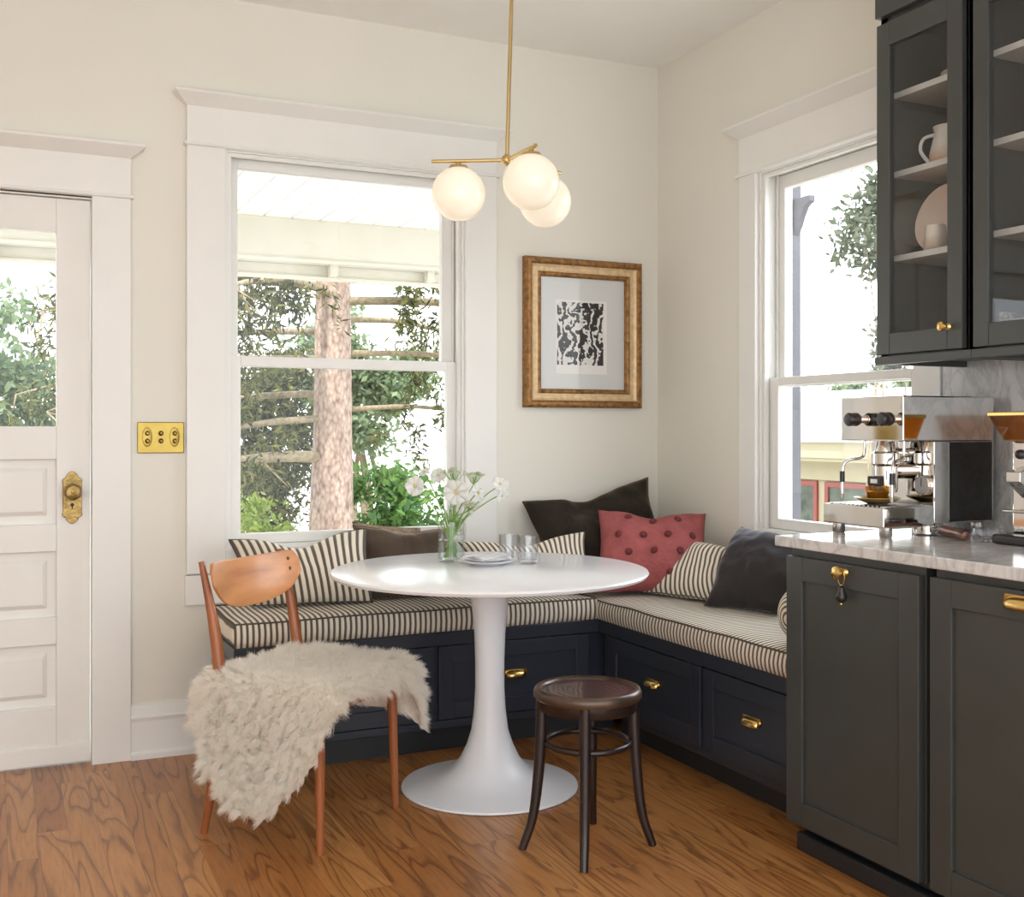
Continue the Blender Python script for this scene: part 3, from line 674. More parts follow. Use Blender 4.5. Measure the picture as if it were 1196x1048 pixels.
cosmos((0.1613, -0.0754, 0.2327), .026, Vector((.55, 0, -.45)) + vd * .6, 'nodding white flower under the far right bloom', (-.022, .008), seed=9, np_=6)
def umbel(at, r, label, rootoff, seed):
    rr = random.Random(seed); H = VP + Vector(at); root = VP + Vector((*rootoff, .016))
    t = thing('lace_flower', label, 'flower', root, group='lacy flower heads in the vase')
    J = H - Vector((0, 0, r * .9)); rim = VP + Vector((-rootoff[0] * .7, -rootoff[1] * .7, .14))
    bm = bm_new(); tube(bm, spline([root, rim, J], 6), .0018, 6); bd = bm_new()
    for k in range(22):
        a = rr.uniform(0, 2 * PI); q = r * math.sqrt(rr.random()); e = H + Vector((math.cos(a) * q, math.sin(a) * q, (1 - (q / r) ** 2) * r * .35 + rr.uniform(-.004, .004)))
        tube(bm, [J, J.lerp(e, .5) + Vector((0, 0, -.004)), e], .0008, 4)
        for m_ in range(6):
            o_ = Vector((rr.gauss(0, .004), rr.gauss(0, .004), rr.gauss(0, .0025))); s = rr.uniform(.002, .0034)
            bmesh.ops.create_icosphere(bd, subdivisions=1, radius=s, matrix=Matrix.Translation(e + o_))
    obj('stem', bm, 'stem', t, smooth=True); obj('flower_head', bd, 'lace', t, smooth='all')
umbel((0.0157, 0.0147, 0.3134), .040, 'pale green lacy flower head standing above the largest cosmos', (.006, -.008), 3)
umbel((0.0828, -0.0056, 0.3008), .034, 'smaller lacy flower head to the right of the tall lacy one', (-.010, .008), 4)
umbel((0.0496, -0.0453, 0.2008), .022, 'small lacy sprig just over the right of the vase rim', (-.012, -.012), 6)
# feathery green leaves among the stems
fo = thing('cosmos_greenery', 'thin feathery green leaves filling the vase among the flower stems', 'greenery', VP + Vector((0, 0, .014)))
bm = bm_new(); rr = random.Random(11)
for k in range(34):
    a = rr.uniform(0, 2 * PI); q = rr.uniform(.0, .036); b0 = VP + Vector((math.cos(a) * q * .7, math.sin(a) * q * .7, .016 + rr.uniform(0, .04)))
    a2 = a + PI + rr.uniform(-1.2, 1.2); q2 = rr.uniform(.01, .055); top = VP + Vector((math.cos(a2) * q2, math.sin(a2) * q2, rr.uniform(.12, .215)))
    mid = b0.lerp(top, .5); mid.x = VP.x + (mid.x - VP.x) * .6; mid.y = VP.y + (mid.y - VP.y) * .6
    tube(bm, spline([b0, mid, top], 5), [.0012] * 10 + [.0005], 4)
    for m_ in range(3):
        e = mid.lerp(top, .4 + .2 * m_); tube(bm, [e, e + Vector((rr.uniform(-.022, .022), rr.uniform(-.022, .022), rr.uniform(.006, .024)))], [.0013, .0004], 4)
obj('leaves', bm, 'stem', fo, smooth=True)
# tumblers
def tumbler(p, label, h=.094, r=.0355):
    t = thing('tumbler', label, 'glass', p, group='tumblers on the table')
    bm = bm_new(); seg = 48; prof = [(r * .90, 0), (r * .93, .003), (r, h), (r - .0022, h), (r * .93 - .003, .014), (.004, .012)]
    rings = []
    for q, (rad, z) in enumerate(prof):
        ring = []
        for i in range(seg):
            f = 1 + (.022 * (1 if i % 2 else -1) if q in (1,) or (q == 2 and False) else 0)
            a = 2 * PI * i / seg; ring.append(bm.verts.new((p[0] + rad * f * math.cos(a), p[1] + rad * f * math.sin(a), p[2] + .0005 + z)))
        rings.append(ring)
    for a, b in zip(rings, rings[1:]):
        for i in range(seg): bm.faces.new([a[i], a[(i + 1) % seg], b[(i + 1) % seg], b[i]])
    bm.faces.new(rings[0][::-1]); bm.faces.new(rings[-1])
    obj('tumbler_glass', bm, 'tumbler', t, smooth=25)
tumbler((-1.010, -.755, TZ), 'ribbed clear glass tumbler nearer the right edge of the table')
tumbler((-1.040, -.660, TZ), 'clear glass tumbler just behind the plate, left of the other tumbler')
# plates and napkin
PP = on_table(-1.150, -.715)
def plate(z, r, label):
    t = tag(None or bpy.data.objects.new('plate', None), label, 'plate', 'stacked plates on the table'); COL.objects.link(t); t.location = (PP.x, PP.y, z); ORG[t.name] = (PP.x, PP.y, z)
    bm = bm_new(); lathe(bm, [(0, .003), (r * .6, .003), (r * .68, .004), (r * .98, .014), (r, .0155), (r * .985, .0165), (r * .66, .0075), (r * .58, .0055), (0, .0055)], PP.x, PP.y, z, 56, cap=False)
    lathe(bm, [(r * .50, .0), (r * .56, 0), (r * .58, .0032), (r * .48, .0032)], PP.x, PP.y, z, 56, cap=False)
    obj('dish', bm, 'plategrey', t, smooth=35)
plate(TZ + .0003, .098, 'lower, larger white plate of the stack beside the vase')
plate(TZ + .0085, .086, 'upper, smaller white plate holding the folded napkin')
nk = thing('napkin', 'folded pale linen napkin lying across the plates', 'napkin', (PP.x, PP.y, TZ + .016))
bm = bm_new(); n = 22
def nap(u, v, o):
    a, b = (u - .5) * .155, (v - .5) * .085; c, s = math.cos(.5), math.sin(.5)
    rr_ = math.hypot(a, b); z = TZ + .0155 + max(0, (rr_ - .05)) * .16 + .010 * (1 - (2 * v - 1) ** 2) + .003 * noise.noise((u * 5, v * 5, 1)) + o
    return Vector((PP.x + a * c - b * s, PP.y + a * s + b * c, z))
for o in (0, .0045):
    g = [[bm.verts.new(nap(i / n, j / n * (1 if o == 0 else .8) + (0 if o == 0 else .1), o)) for j in range(n + 1)] for i in range(n + 1)]
    for i in range(n):
        for j in range(n): bm.faces.new([g[i][j], g[i + 1][j], g[i + 1][j + 1], g[i][j + 1]])
o = obj('folded_cloth', bm, 'linen', nk, smooth='all'); md = o.modifiers.new('t', 'SOLIDIFY'); md.thickness = .002

# ================================================================ CHAIR WITH SHEEPSKIN
CH = math.radians(-48.5); CC = Vector((-1.838, -.878, 0))
ch = thing('dining_chair', 'teak dining chair with curved back board beside the table', 'chair', CC, CH)
# local: +x forward, +y to the chair's left (away from the viewer)
def leg(pts, rads, name='leg'):
    bm = bm_new(); tube(bm, spline(pts, 6), [rads[0] + (rads[-1] - rads[0]) * 0 for _ in range(1)] * (6 * (len(pts) - 1) + 1) if False else _rl(rads, 6, len(pts)), 14, sx=1, sy=1)
    return obj(name, bm, 'teak', ch, smooth=True, world=False)
def _rl(rads, n, k):
    out = []
    for i in range(k - 1):
        for q in range(n): out.append(rads[i] + (rads[i + 1] - rads[i]) * q / n)
    return out + [rads[-1]]
for s in (-1, 1):
    leg([(.205, s * .213, 0), (.200, s * .208, .22), (.195, s * .203, .436)], [.0105, .0145, .017], 'front_leg')
    leg([(-.205, s * .205, 0), (-.165, s * .202, .22), (-.150, s * .200, .42), (-.172, s * .198, .60), (-.222, s * .197, .80)], [.011, .017, .019, .017, .009], 'rear_leg')
bm = bm_new()
box(bm, .180, .200, -.195, .195, .375, .430); box(bm, -.160, -.142, -.19, .19, .375, .430); box(bm, -.15, .19, -.212, -.194, .375, .430); box(bm, -.15, .19, .194, .212, .375, .430)
obj('seat_rail', bm, 'teak', ch, bevel=.004, world=False)
bm = bm_new(); box(bm, -.175, .225, -.215, .215, .430, .462); obj('seat_pad', bm, 'piping', ch, bevel=.014, seg=3, world=False)
# curved back board: outline in (y, z), bowed backward in the middle
bm = bm_new(); ny, nz = 28, 8; half = .222
def backp(i, j, off):
    t = -1 + 2 * i / ny; y = .020 + t * half
    top = .797 - .006 * math.cos(t * PI * .5) - .030 * max(0, abs(t) - .92) / .08
    e = max(0, 1 - (abs(t) / .99) ** 2.6)
    bot = .716 - .072 * e ** .8 + .012 * max(0, abs(t) - .80) / .2
    z = bot + (top - bot) * j / nz
    lean = -.150 - .022 - (z - .60) * .245
    x = lean + .022 - .040 * (1 - t * t) + .004 * t * t - off
    return (x + .012, y, z)
fr_ = [[bm.verts.new(backp(i, j, 0)) for j in range(nz + 1)] for i in range(ny + 1)]; bk = [[bm.verts.new(backp(i, j, .012)) for j in range(nz + 1)] for i in range(ny + 1)]
for i in range(ny):
    for j in range(nz):
        bm.faces.new([fr_[i][j], fr_[i + 1][j], fr_[i + 1][j + 1], fr_[i][j + 1]]); bm.faces.new([bk[i][j], bk[i][j + 1], bk[i + 1][j + 1], bk[i + 1][j]])
    for j in (0, nz): bm.faces.new([fr_[i][j], fr_[i + 1][j], bk[i + 1][j], bk[i][j]])
for j in range(nz):
    for i in (0, ny): bm.faces.new([fr_[i][j], fr_[i][j + 1], bk[i][j + 1], bk[i][j]])
bb = obj('backrest', bm, 'teaklight', ch, smooth=45, bevel=.003, world=False)
for s in (1,):
    for z in (.738, .770):
        bm = bm_new()
        t_ = (s * .200 - .020) / half; i = round((t_ + 1) / 2 * ny); q = Vector(backp(i, 4, 0)); x = -.172 - (z - .60) * .245 + .012 + .022 - .040 * (1 - t_ * t_) + .004 * t_ * t_
        lathe(bm, [(.0065, 0), (.006, .0015), (0, .002)], x, s * .200, z, 14, along((1, 0, .2))); obj('wood_plug', bm, 'plug', bb, smooth=True, world=False)

# sheepskin: hide draped over the seat, hair grown on it
sk = thing('sheepskin', 'shaggy cream sheepskin draped over the seat of the teak chair', 'sheepskin', CC, CH)
SX0, SX1, SY, SZ, SR = -.155, .228, .210, .472, .045
def drape(p, q):
    cx_, cy_ = max(SX0, min(SX1, p)), max(-SY, min(SY, q)); dx, dy = p - cx_, q - cy_
    sd = math.hypot(dx, dy)
    if sd < 1e-6:
        return Vector((p, q, SZ + .010 * noise.noise((p * 8, q * 8, 2)) - .010 * math.exp(-((p - .02) ** 2 + q * q) / .02)))
    ox, oy = dx / sd, dy / sd; a = min(sd / SR, PI / 2)
    out_ = SR * math.sin(a) + max(0, sd - SR * PI / 2) * .10; z = SZ - SR * (1 - math.cos(a)) - max(0, sd - SR * PI / 2) * .99
    return Vector((cx_ + ox * out_, cy_ + oy * out_, z + .010 * noise.noise((p * 8, q * 8, 2))))
def hide_r(th):
    keys = [(-180, .255), (-165, .27), (-150, .36), (-135, .415), (-122, .44), (-108, .53), (-96, .60), (-86, .61), (-76, .54), (-66, .49), (-56, .45), (-45, .41), (-28, .31), (-10, .285), (8, .29), (25, .34), (34, .46), (45, .555), (56, .53), (75, .42), (100, .40), (125, .38), (145, .29), (162, .255), (180, .255)]
    d = math.degrees(th)
    for (a, ra), (b, rb) in zip(keys, keys[1:]):
        if a <= d <= b:
            t = (d - a) / (b - a); t = t * t * (3 - 2 * t); return ra + (rb - ra) * t
    return .3
bm = bm_new(); nr_, na = 22, 96; cen = bm.verts.new(drape(.02, 0)); rings = []
for k in range(1, nr_ + 1):
    rings.append([bm.verts.new(drape(.02 + math.cos(a) * hide_r(a) * k / nr_, math.sin(a) * hide_r(a) * k / nr_)) for a in [-PI + 2 * PI * i / na for i in range(na)]])
for i in range(na): bm.faces.new([cen, rings[0][i], rings[0][(i + 1) % na]])
for A, B in zip(rings, rings[1:]):
    for i in range(na): bm.faces.new([A[i], B[i], B[(i + 1) % na], A[(i + 1) % na]])
M['hide'] = plain('sheep_hide', (.86, .80, .69), .95, var=.05)
def wool_mat():
    m = bpy.data.materials.new('cream_wool'); m.use_nodes = True; nt = m.node_tree; b = nt.nodes['Principled BSDF']
    hi = N(nt, 'ShaderNodeHairInfo')
    c = ramp(nt, hi.outputs['Random'], [(0, (.95, .91, .83)), (.5, (.98, .955, .90)), (1, (.99, .98, .95))])
    L(nt, c, b.inputs['Base Color']); b.inputs['Roughness'].default_value = .7; b.inputs['Specular IOR Level'].default_value = .15; b.inputs['Sheen Weight'].default_value = .3
    tr = N(nt, 'ShaderNodeBsdfTranslucent'); L(nt, c, tr.inputs[0]); mx = N(nt, 'ShaderNodeMixShader'); mx.inputs[0].default_value = .58
    L(nt, b.outputs[0], mx.inputs[1]); L(nt, tr.outputs[0], mx.inputs[2]); L(nt, mx.outputs[0], nt.nodes['Material Output'].inputs[0]); return m
M['wool'] = wool_mat()
fur = obj('fleece', bm, 'hide', sk, smooth='all', world=False)
me = fur.data
if sum(pl_.normal.z for pl_ in me.polygons) < 0: me.flip_normals()
me.materials.append(M['wool'])
pm = fur.modifiers.new('wool', 'PARTICLE_SYSTEM'); ps = fur.particle_systems[0].settings
ps.type = 'HAIR'; ps.count = 5600; ps.hair_length = .0125; ps.hair_step = 4; ps.use_advanced_hair = True; ps.emit_from = 'FACE'; ps.use_modifier_stack = False
ps.normal_factor = .0075; ps.tangent_factor = 0; ps.object_align_factor = (0.001, -.0005, -.0026); ps.factor_random = .0062; ps.brownian_factor = 0
ps.length_random = .3; ps.use_hair_bspline = True; ps.render_step = 4; ps.display_step = 3
ps.child_type = 'INTERPOLATED'; ps.rendered_child_count = 28; ps.child_percent = 2; ps.clump_factor = .32; ps.clump_shape = .1; ps.child_length = 1
ps.roughness_1 = .004; ps.roughness_1_size = .6; ps.roughness_2 = .008; ps.roughness_endpoint = .010; ps.kink = 'WAVE'; ps.kink_amplitude = .0022; ps.kink_frequency = 3
ps.root_radius = .10; ps.tip_radius = .03; ps.radius_scale = .01; ps.material = 2
fur.show_instancer_for_render = True

# ================================================================ BENTWOOD STOOL
SC = Vector((-1.153, -1.437, 0)); st = thing('bentwood_stool', 'dark bentwood stool with round embossed seat in front of the table', 'stool', SC)
bm = bm_new(); lathe(bm, [(.128, .428), (.150, .428), (.155, .434), (.155, .446), (.150, .456), (.143, .459), (.134, .456), (.130, .448), (.128, .440)], SC.x, SC.y, 0, 64); 
o = obj('seat_rim', bm, 'rimwood', st, smooth=50)
bm = bm_new(); lathe(bm, [(0, .438), (.131, .438), (.131, .4490), (.11, .4485), (0, .4475)], SC.x, SC.y, 0, 56, cap=False)
M['emboss'] = None
def emboss():
    m, nt, b = newmat('embossed_seat_wood'); co = objco(nt)
    w = N(nt, 'ShaderNodeTexWave', wave_type='RINGS', rings_direction='Z'); w.inputs['Scale'].default_value = 16; w.inputs['Distortion'].default_value = 6; w.inputs['Detail'].default_value = 3; L(nt, co, w.inputs['Vector'])
    L(nt, ramp(nt, w.outputs[1], [(.2, (.030, .015, .017)), (.8, (.075, .038, .038))]), b.inputs['Base Color']); b.inputs['Roughness'].default_value = .33; b.inputs['Coat Weight'].default_value = .3
    bump(nt, b, w.outputs[1], .5, .003); return m
M['emboss'] = emboss()
obj('seat', bm, 'emboss', st, smooth=40)
bm = bm_new(); lathe(bm, [(.120, .395), (.138, .395), (.142, .400), (.142, .427), (.118, .427)], SC.x, SC.y, 0, 56); obj('seat_apron', bm, 'walnut', st, smooth=50)
for (fx, fy) in ((-1.315, -1.382), (-1.235, -1.569), (-1.060, -1.299), (-1.001, -1.500)):
    d = (Vector((fx, fy, 0)) - SC); d.z = 0; r0 = .188; d.normalize()
    bm = bm_new(); tube(bm, spline([SC + d * r0 + Vector((0, 0, 0)), SC + d * .158 + Vector((0, 0, .09)), SC + d * .142 + Vector((0, 0, .21)), SC + d * .134 + Vector((0, 0, .33)), SC + d * .132 + Vector((0, 0, .428))], 7), _rl([.0115, .0135, .0155, .0165, .0165], 7, 5), 14)
    obj('leg', bm, 'walnut', st, smooth=True)
bm = bm_new(); tube(bm, [SC + Vector((math.cos(2 * PI * i / 48) * .118, math.sin(2 * PI * i / 48) * .118, .300)) for i in range(48)], .0095, 10, True); obj('ring_stretcher', bm, 'walnut', st, smooth=True)

# ================================================================ PENDANT LAMP
HZ = 2.084
hub = Vector((-1.1560, -0.8931, HZ))
pn = thing('pendant_lamp', 'brass three-arm pendant with white glass globes hanging over the table', 'pendant lamp', (hub.x, hub.y, RZ))
bm = bm_new(); topp = Vector((-1.1348, -0.8975, RZ)); lathe(bm, [(.055, -.028), (.060, -.02), (.060, 0)], topp.x, topp.y, RZ, 32); obj('ceiling_cup', bm, 'satinbrass', pn, smooth=True)
bm = bm_new(); tube(bm, [topp, hub], .0065, 12); obj('rod', bm, 'satinbrass', pn, smooth=True)
bm = bm_new(); sphere(bm, hub, .019, 16, 10); obj('hub', bm, 'satinbrass', pn, smooth='all')
def globe_mat():
    m, nt, b = newmat('opal_glass'); 
    b.inputs['Base Color'].default_value = (.86, .83, .76, 1); b.inputs['Roughness'].default_value = .12
    b.inputs['Emission Color'].default_value = (1, .80, .52, 1); b.inputs['Emission Strength'].default_value = .10
    return m
M['opal'] = globe_mat()
for (e, g) in (((-0.2180, 0.1240), (-0.1561, 0.0509)), ((0.0029, -0.2111), (-0.0110, -0.1770)), ((0.2459, 0.0893), (0.1728, 0.0627))):
    E = hub + Vector((*e, 0)); G = hub + Vector((*g, 0)); d = (E - hub).normalized()
    G = hub + d * (G - hub).dot(d)
    bm = bm_new(); tube(bm, [hub - d * .02, E], .0062, 12); ar = obj('arm', bm, 'satinbrass', pn, smooth=True)
    bm = bm_new(); lathe(bm, [(.034, -.022), (.030, -.014), (.010, -.009), (.008, 0)], G.x, G.y, G.z - .003, 28); obj('globe_holder', bm, 'satinbrass', ar, smooth=True)
    bm = bm_new(); sphere(bm, G - Vector((0, 0, .109)), .0895, 48, 28); obj('glass_globe', bm, 'opal', ar, smooth='all')

# ================================================================ BASE CABINETS AND COUNTER
CF = -.640                                   # carcass front (door faces 2 cm proud)
def base_cab(y0, y1, label, kind):
    t = thing('base_cabinet', label, 'cabinet', ((CF) / 2, (y0 + y1) / 2, 0))
    bm = bm_new(); box(bm, CF, -.004, y0 + (.012 if kind == 0 else 0), y1 - (.014 if kind else 0), .088, .861); obj('cabinet_body', bm, 'charcoal' , t, bevel=.002)
    bm = bm_new(); box(bm, -.625, -.02, y0, y1, 0, .052)
    box(bm, -.600, -.02, y0, y1, .052, .088); obj('plinth', bm, 'plinth', t, bevel=.006)
    return t
c1 = base_cab(-2.216, -1.705, 'charcoal base cabinet with round brass knob next to the bench', 0)
bm = bm_new(); shaker(bm, -2.200, -1.707, .092, .838, lambda a, d, z: (CF - d, a, z), .066, .022); d1 = obj('door', bm, 'charcoal', c1, bevel=.002)
KY, KZ = -1.945, .817
bm = bm_new(); lathe(bm, [(.012, 0), (.010, .004), (.006, .008), (.006, .016), (.014, .022), (.0175, .028), (.0165, .033), (.010, .037), (0, .038)], CF - .022, KY, KZ, 26, along((-1, 0, 0))); obj('knob', bm, 'brass', d1, smooth=True)
c2 = base_cab(-3.30, -2.222, 'charcoal base cabinet with brass cup pull at the right edge', 1)
bm = bm_new(); shaker(bm, -2.84, -2.236, .092, .840, lambda a, d, z: (CF - d, a, z), .066, .022); d2 = obj('door', bm, 'charcoal', c2, bevel=.002)
cup_pull((CF - .022, -2.505, .808), (-1, 0, 0), (0, 1, 0), d2, .100)
# tassel hanging on the knob
tz = thing('hanging_charm', 'small black bead charm with brass ring hanging from the cabinet knob', 'charm', (CF - .034, KY, .745))
cx_ = CF - .034; bm = bm_new(); tube(bm, [(cx_ - .0, KY + .0125 * math.cos(a), KZ - .012 + .022 * math.sin(a)) for a in [2 * PI * i / 24 for i in range(24)]], .0018, 6, True); obj('brass_ring', bm, 'brass', tz, smooth=True)
bm = bm_new(); lathe(bm, [(0, .036), (.006, .034), (.009, .028), (.008, .022), (.013, .012), (.0145, .004), (.012, -.004), (.004, -.010), (0, -.011)], cx_, KY, KZ - .070, 20, cap=False); obj('bead', bm, 'knobblack', tz, smooth='all')
bm = bm_new(); sphere(bm, (cx_, KY, KZ - .083), .0045, 12, 8); obj('brass_tip', bm, 'brass', tz, smooth='all')
# countertop with eased corner
CZ = .892
bm = bm_new()
box(bm, -.676, -.004, -3.30, -1.672, .862, CZ)
tag(obj('countertop', bm, 'marble', bevel=.004, seg=3), 'grey veined marble countertop over the charcoal base cabinets', 'countertop')
bm = bm_new(); box(bm, -.016, -.001, -3.30, -1.660, CZ + .0005, 1.40)
tag(obj('backsplash', bm, 'marble'), 'grey marble backsplash below the upper cabinets', 'backsplash')

# ================================================================ UPPER CABINETS
UF = -.340                                   # carcass front; door faces 2 cm proud
def upper(y0, y1, dy0, dy1, label, shelves):
    t = thing('upper_cabinet', label, 'cabinet', (UF / 2, (y0 + y1) / 2, 1.382))
    bm = bm_new()
    box(bm, UF, -.004, y0, y0 + .018, 1.382, RZ - .002); box(bm, UF, -.004, y1 - .018, y1, 1.382, RZ - .002)
    box(bm, UF, -.004, y0, y1, 1.40, 1.418); box(bm, UF, -.004, y0, y1, 2.372, 2.395)
    box(bm, UF, UF + .02, y0, y0 + .03, 1.40, 2.40); box(bm, UF, UF + .02, y1 - .03, y1, 1.40, 2.40)
    obj('cabinet_body', bm, 'charcoal', t, bevel=.0015)
    bm = bm_new(); box(bm, -.012, -.005, y0 + .018, y1 - .018, 1.418, 2.372); obj('back_panel', bm, 'cabinside', t)
    bm = bm_new(); box(bm, UF - .024, UF, y0 - (.0275 if y0 > -2.1 else 0), y1, 1.380, 1.404); obj('light_rail', bm, 'charcoal', t, bevel=.002)
    bm = bm_new(); box(bm, UF - .024, UF, y0 - (.0275 if y0 > -2.1 else 0), y1, 2.388, RZ - .002); obj('top_panel', bm, 'charcoal', t, bevel=.002)
    for z in shelves:
        bm = bm_new(); box(bm, UF + .030, -.013, y0 + .019, y1 - .019, z - .018, z); obj('shelf', bm, 'shelf', t, bevel=.0015)
    bm = bm_new(); s0, s1 = .052, .082; a0, a1, z0, z1 = dy0, dy1, 1.409, 2.366
    x0, x1 = UF - .022, UF - .002
    box(bm, x0, x1, a0, a0 + .050, z0, z1); box(bm, x0, x1, a1 - .050, a1, z0, z1); box(bm, x0, x1, a0 + .05, a1 - .05, z0, z0 + .060); box(bm, x0, x1, a0 + .05, a1 - .05, z1 - .068, z1)
    dd = obj('door', bm, 'charcoal', t, bevel=.002)
    bm = bm_new(); box(bm, x0 + .008, x0 + .012, a0 + .046, a1 - .046, z0 + .056, z1 - .064); obj('glass_pane', bm, 'cabglass', dd)
    return t, dd
SH = (1.700, 1.945, 2.175)
u1, ud1 = upper(-2.060, -1.737, -2.055, -1.742, 'charcoal upper cabinet with glass door beside the right window', SH)
KYu = -2.008; bm = bm_new(); lathe(bm, [(.010, 0), (.008, .003), (.005, .006), (.005, .013), (.010, .018), (.0135, .024), (.012, .029), (.006, .032), (0, .0325)], UF - .022, KYu, 1.470, 24, along((-1, 0, 0))); obj('knob', bm, 'brass', ud1, smooth=True)
u2, ud2 = upper(-2.60, -2.088, -2.56, -2.092, 'charcoal upper cabinet with glass door at the right edge of the picture', (1.715, 1.955, 2.19))
# crockery behind the glass
def mug_handle(bm, c, r, ax, h): 
    tube(bm, spline([c + ax * r + Vector((0, 0, h * .86)), c + ax * (r + .034) + Vector((0, 0, h * .80)), c + ax * (r + .042) + Vector((0, 0, h * .50)), c + ax * (r + .012) + Vector((0, 0, h * .14)), c + ax * r * .98 + Vector((0, 0, h * .10))], 6), .0055, 8)
j = Vector((-.215, -1.872, 1.9455)); jg = thing('pitcher', 'white glazed pitcher with blush base on the middle cabinet shelf', 'pitcher', j)
bm = bm_new(); lathe(bm, [(0, 0), (.040, 0), (.050, .012), (.053, .035), (.044, .075), (.038, .098), (.043, .115), (.040, .115), (.035, .098), (.040, .07), (.046, .03), (0, .01)], j.x, j.y, j.z, 36, cap=False)
def two_tone(name, a, b_, z, w=.02):
    m, nt, b = newmat(name); co = objco(nt); sx = N(nt, 'ShaderNodeSeparateXYZ'); L(nt, co, sx.inputs[0])
    nz = N(nt, 'ShaderNodeTexNoise'); nz.inputs['Scale'].default_value = 30; L(nt, co, nz.inputs['Vector'])
    h = math_(nt, 'ADD', sx.outputs[2], math_(nt, 'MULTIPLY', nz.outputs[0], .02))
    L(nt, ramp(nt, math_(nt, 'MULTIPLY', h, 8.0), [((z - w) * 8, a), ((z + w) * 8, b_)]), b.inputs['Base Color']); b.inputs['Roughness'].default_value = .25; return m
M['glaze'] = two_tone('blush_glaze', (.62, .36, .24), (.72, .70, .65), .045)
obj('jug_body', bm, 'glaze', jg, smooth=40)
bm = bm_new(); mug_handle(bm, j, .040, Vector((-.35, .94, 0)).normalized(), .115); obj('handle', bm, 'ceramic', jg, smooth=True)
p_ = Vector((-.222, -1.864, 1.7005)); pt = thing('platter', 'round pinkish stoneware platter standing upright at the back of the shelf', 'plate', p_)
bm = bm_new(); lathe(bm, [(0, 0), (.075, 0), (.098, .008), (.100, .011), (.075, .005), (0, .005)], p_.x, p_.y, p_.z + .099, 48, along((-1, 0, .22)), cap=False); obj('disc', bm, 'stone', pt, smooth=40)
c_ = Vector((-.274, -1.880, 1.7005)); cu = thing('beaker', 'small white and brown stoneware beaker in front of the upright platter', 'cup', c_)
bm = bm_new(); lathe(bm, [(0, 0), (.030, 0), (.033, .004), (.027, .070), (.024, .070), (.029, .008), (0, .008)], c_.x, c_.y, c_.z, 32, cap=False); M['beaker'] = two_tone('beaker_glaze', (.45, .33, .25), (.74, .70, .62), .035); obj('cup_body', bm, 'beaker', cu, smooth=40)
b_ = Vector((-.20, -1.935, 2.1755)); bw = thing('shallow_bowl', 'shallow white bowl on the top shelf of the first cabinet', 'bowl', b_)
bm = bm_new(); lathe(bm, [(0, 0), (.040, 0), (.050, .008), (.078, .026), (.075, .027), (.045, .011), (0, .008)], b_.x, b_.y, b_.z, 40, cap=False); obj('bowl_body', bm, 'ceramic', bw, smooth=40)
e_ = Vector((-.25, -1.955, 1.4185)); eg = thing('small_cup', 'little white cup at the bottom of the first cabinet near the knob', 'cup', e_)
bm = bm_new(); lathe(bm, [(0, 0), (.016, 0), (.024, .014), (.026, .030), (.0235, .030), (.021, .014), (0, .004)], e_.x, e_.y, e_.z, 28, cap=False); obj('cup_body', bm, 'ceramic', eg, smooth=40)
M['faint'] = clear_glass('thin_drinking_glass', tint=(.93, .95, .96), refl=.07)
for k, (x, y, lab) in enumerate(((-.17, -1.86, 'tall thin drinking glass at the bottom left of the first cabinet'), (-.10, -1.925, 'tall thin drinking glass behind the little white cup'))):
    g = thing('drinking_glass', lab, 'glass', (x, y, 1.4185), group='tall glasses in the first cabinet')
    bm = bm_new(); lathe(bm, [(0, 0), (.028, 0), (.033, .14), (.031, .14), (.026, .006), (0, .006)], x, y, 1.4185, 28, cap=False); obj('glass_body', bm, 'faint', g, smooth=40)
M['texturedglass'] = plain('textured_brown_glass', (.22, .19, .16), .15, var=.5, scale=120, bmp=.8, bscale=110)
g = thing('textured_tumbler', 'squat textured smoky tumbler at the bottom of the right-edge cabinet', 'glass', (-.25, -2.084, 1.4185))
bm = bm_new(); lathe(bm, [(0, 0), (.036, 0), (.040, .085), (.037, .085), (.033, .008), (0, .008)], -.25, -2.084, 1.4185, 32, cap=False); obj('glass_body', bm, 'texturedglass', g, smooth=40)
for k in range(5):
    s_ = thing('saucer', ['bottom saucer', 'second saucer from the bottom', 'middle saucer', 'fourth saucer from the bottom', 'topmost saucer'][k] + ' of the white stack in the right-edge cabinet', 'saucer', (-.22, -2.143, 1.4185 + k * .0125), group='stacked saucers in the right-edge cabinet')
    bm = bm_new(); z = 1.4188 + k * .0125; lathe(bm, [(0, 0), (.038, 0), (.045, .004), (.062, .012), (.060, .0135), (.042, .007), (0, .006)], -.22, -2.143, z, 36, cap=False); obj('saucer_dish', bm, 'ceramic', s_, smooth=40)

# ================================================================ ESPRESSO MACHINE
EY0, EY1 = -1.885, -1.640; XB = -.050
em = thing('espresso_machine', 'polished steel espresso machine with black knobs on the marble counter', 'espresso machine', (-.27, -1.765, CZ))
bm = bm_new(); box(bm, -.285, XB, EY0, EY1, .926, 1.160); mb = obj('machine_body', bm, 'chrome', em, bevel=.003)
M['darkreflection'] = plain('dark_reflection_gloss', (.012, .011, .011), .06, coat=.5)
bm = bm_new(); box(bm, -.228, XB - .01, EY0 - .003, EY0 + .001, .930, 1.157); obj('side_reflection', bm, 'darkreflection', mb, bevel=.001)  # dark reflections of the mirror-steel side, put in as a black gloss sheet
bm = bm_new(); box(bm, -.402, XB, EY0 - .002, EY1 + .002, 1.160, 1.288); hd = obj('boiler_housing', bm, 'chrome', em, bevel=.004, seg=3)
bm = bm_new(); box(bm, -.472, -.283, EY0, EY1, .920, .976); tr_ = obj('drip_tray', bm, 'chrome', em, bevel=.004, seg=3)
bm = bm_new()
for k in range(13): box(bm, -.462, -.296, EY0 + .014 + k * .0172, EY0 + .022 + k * .0172, .976, .979)
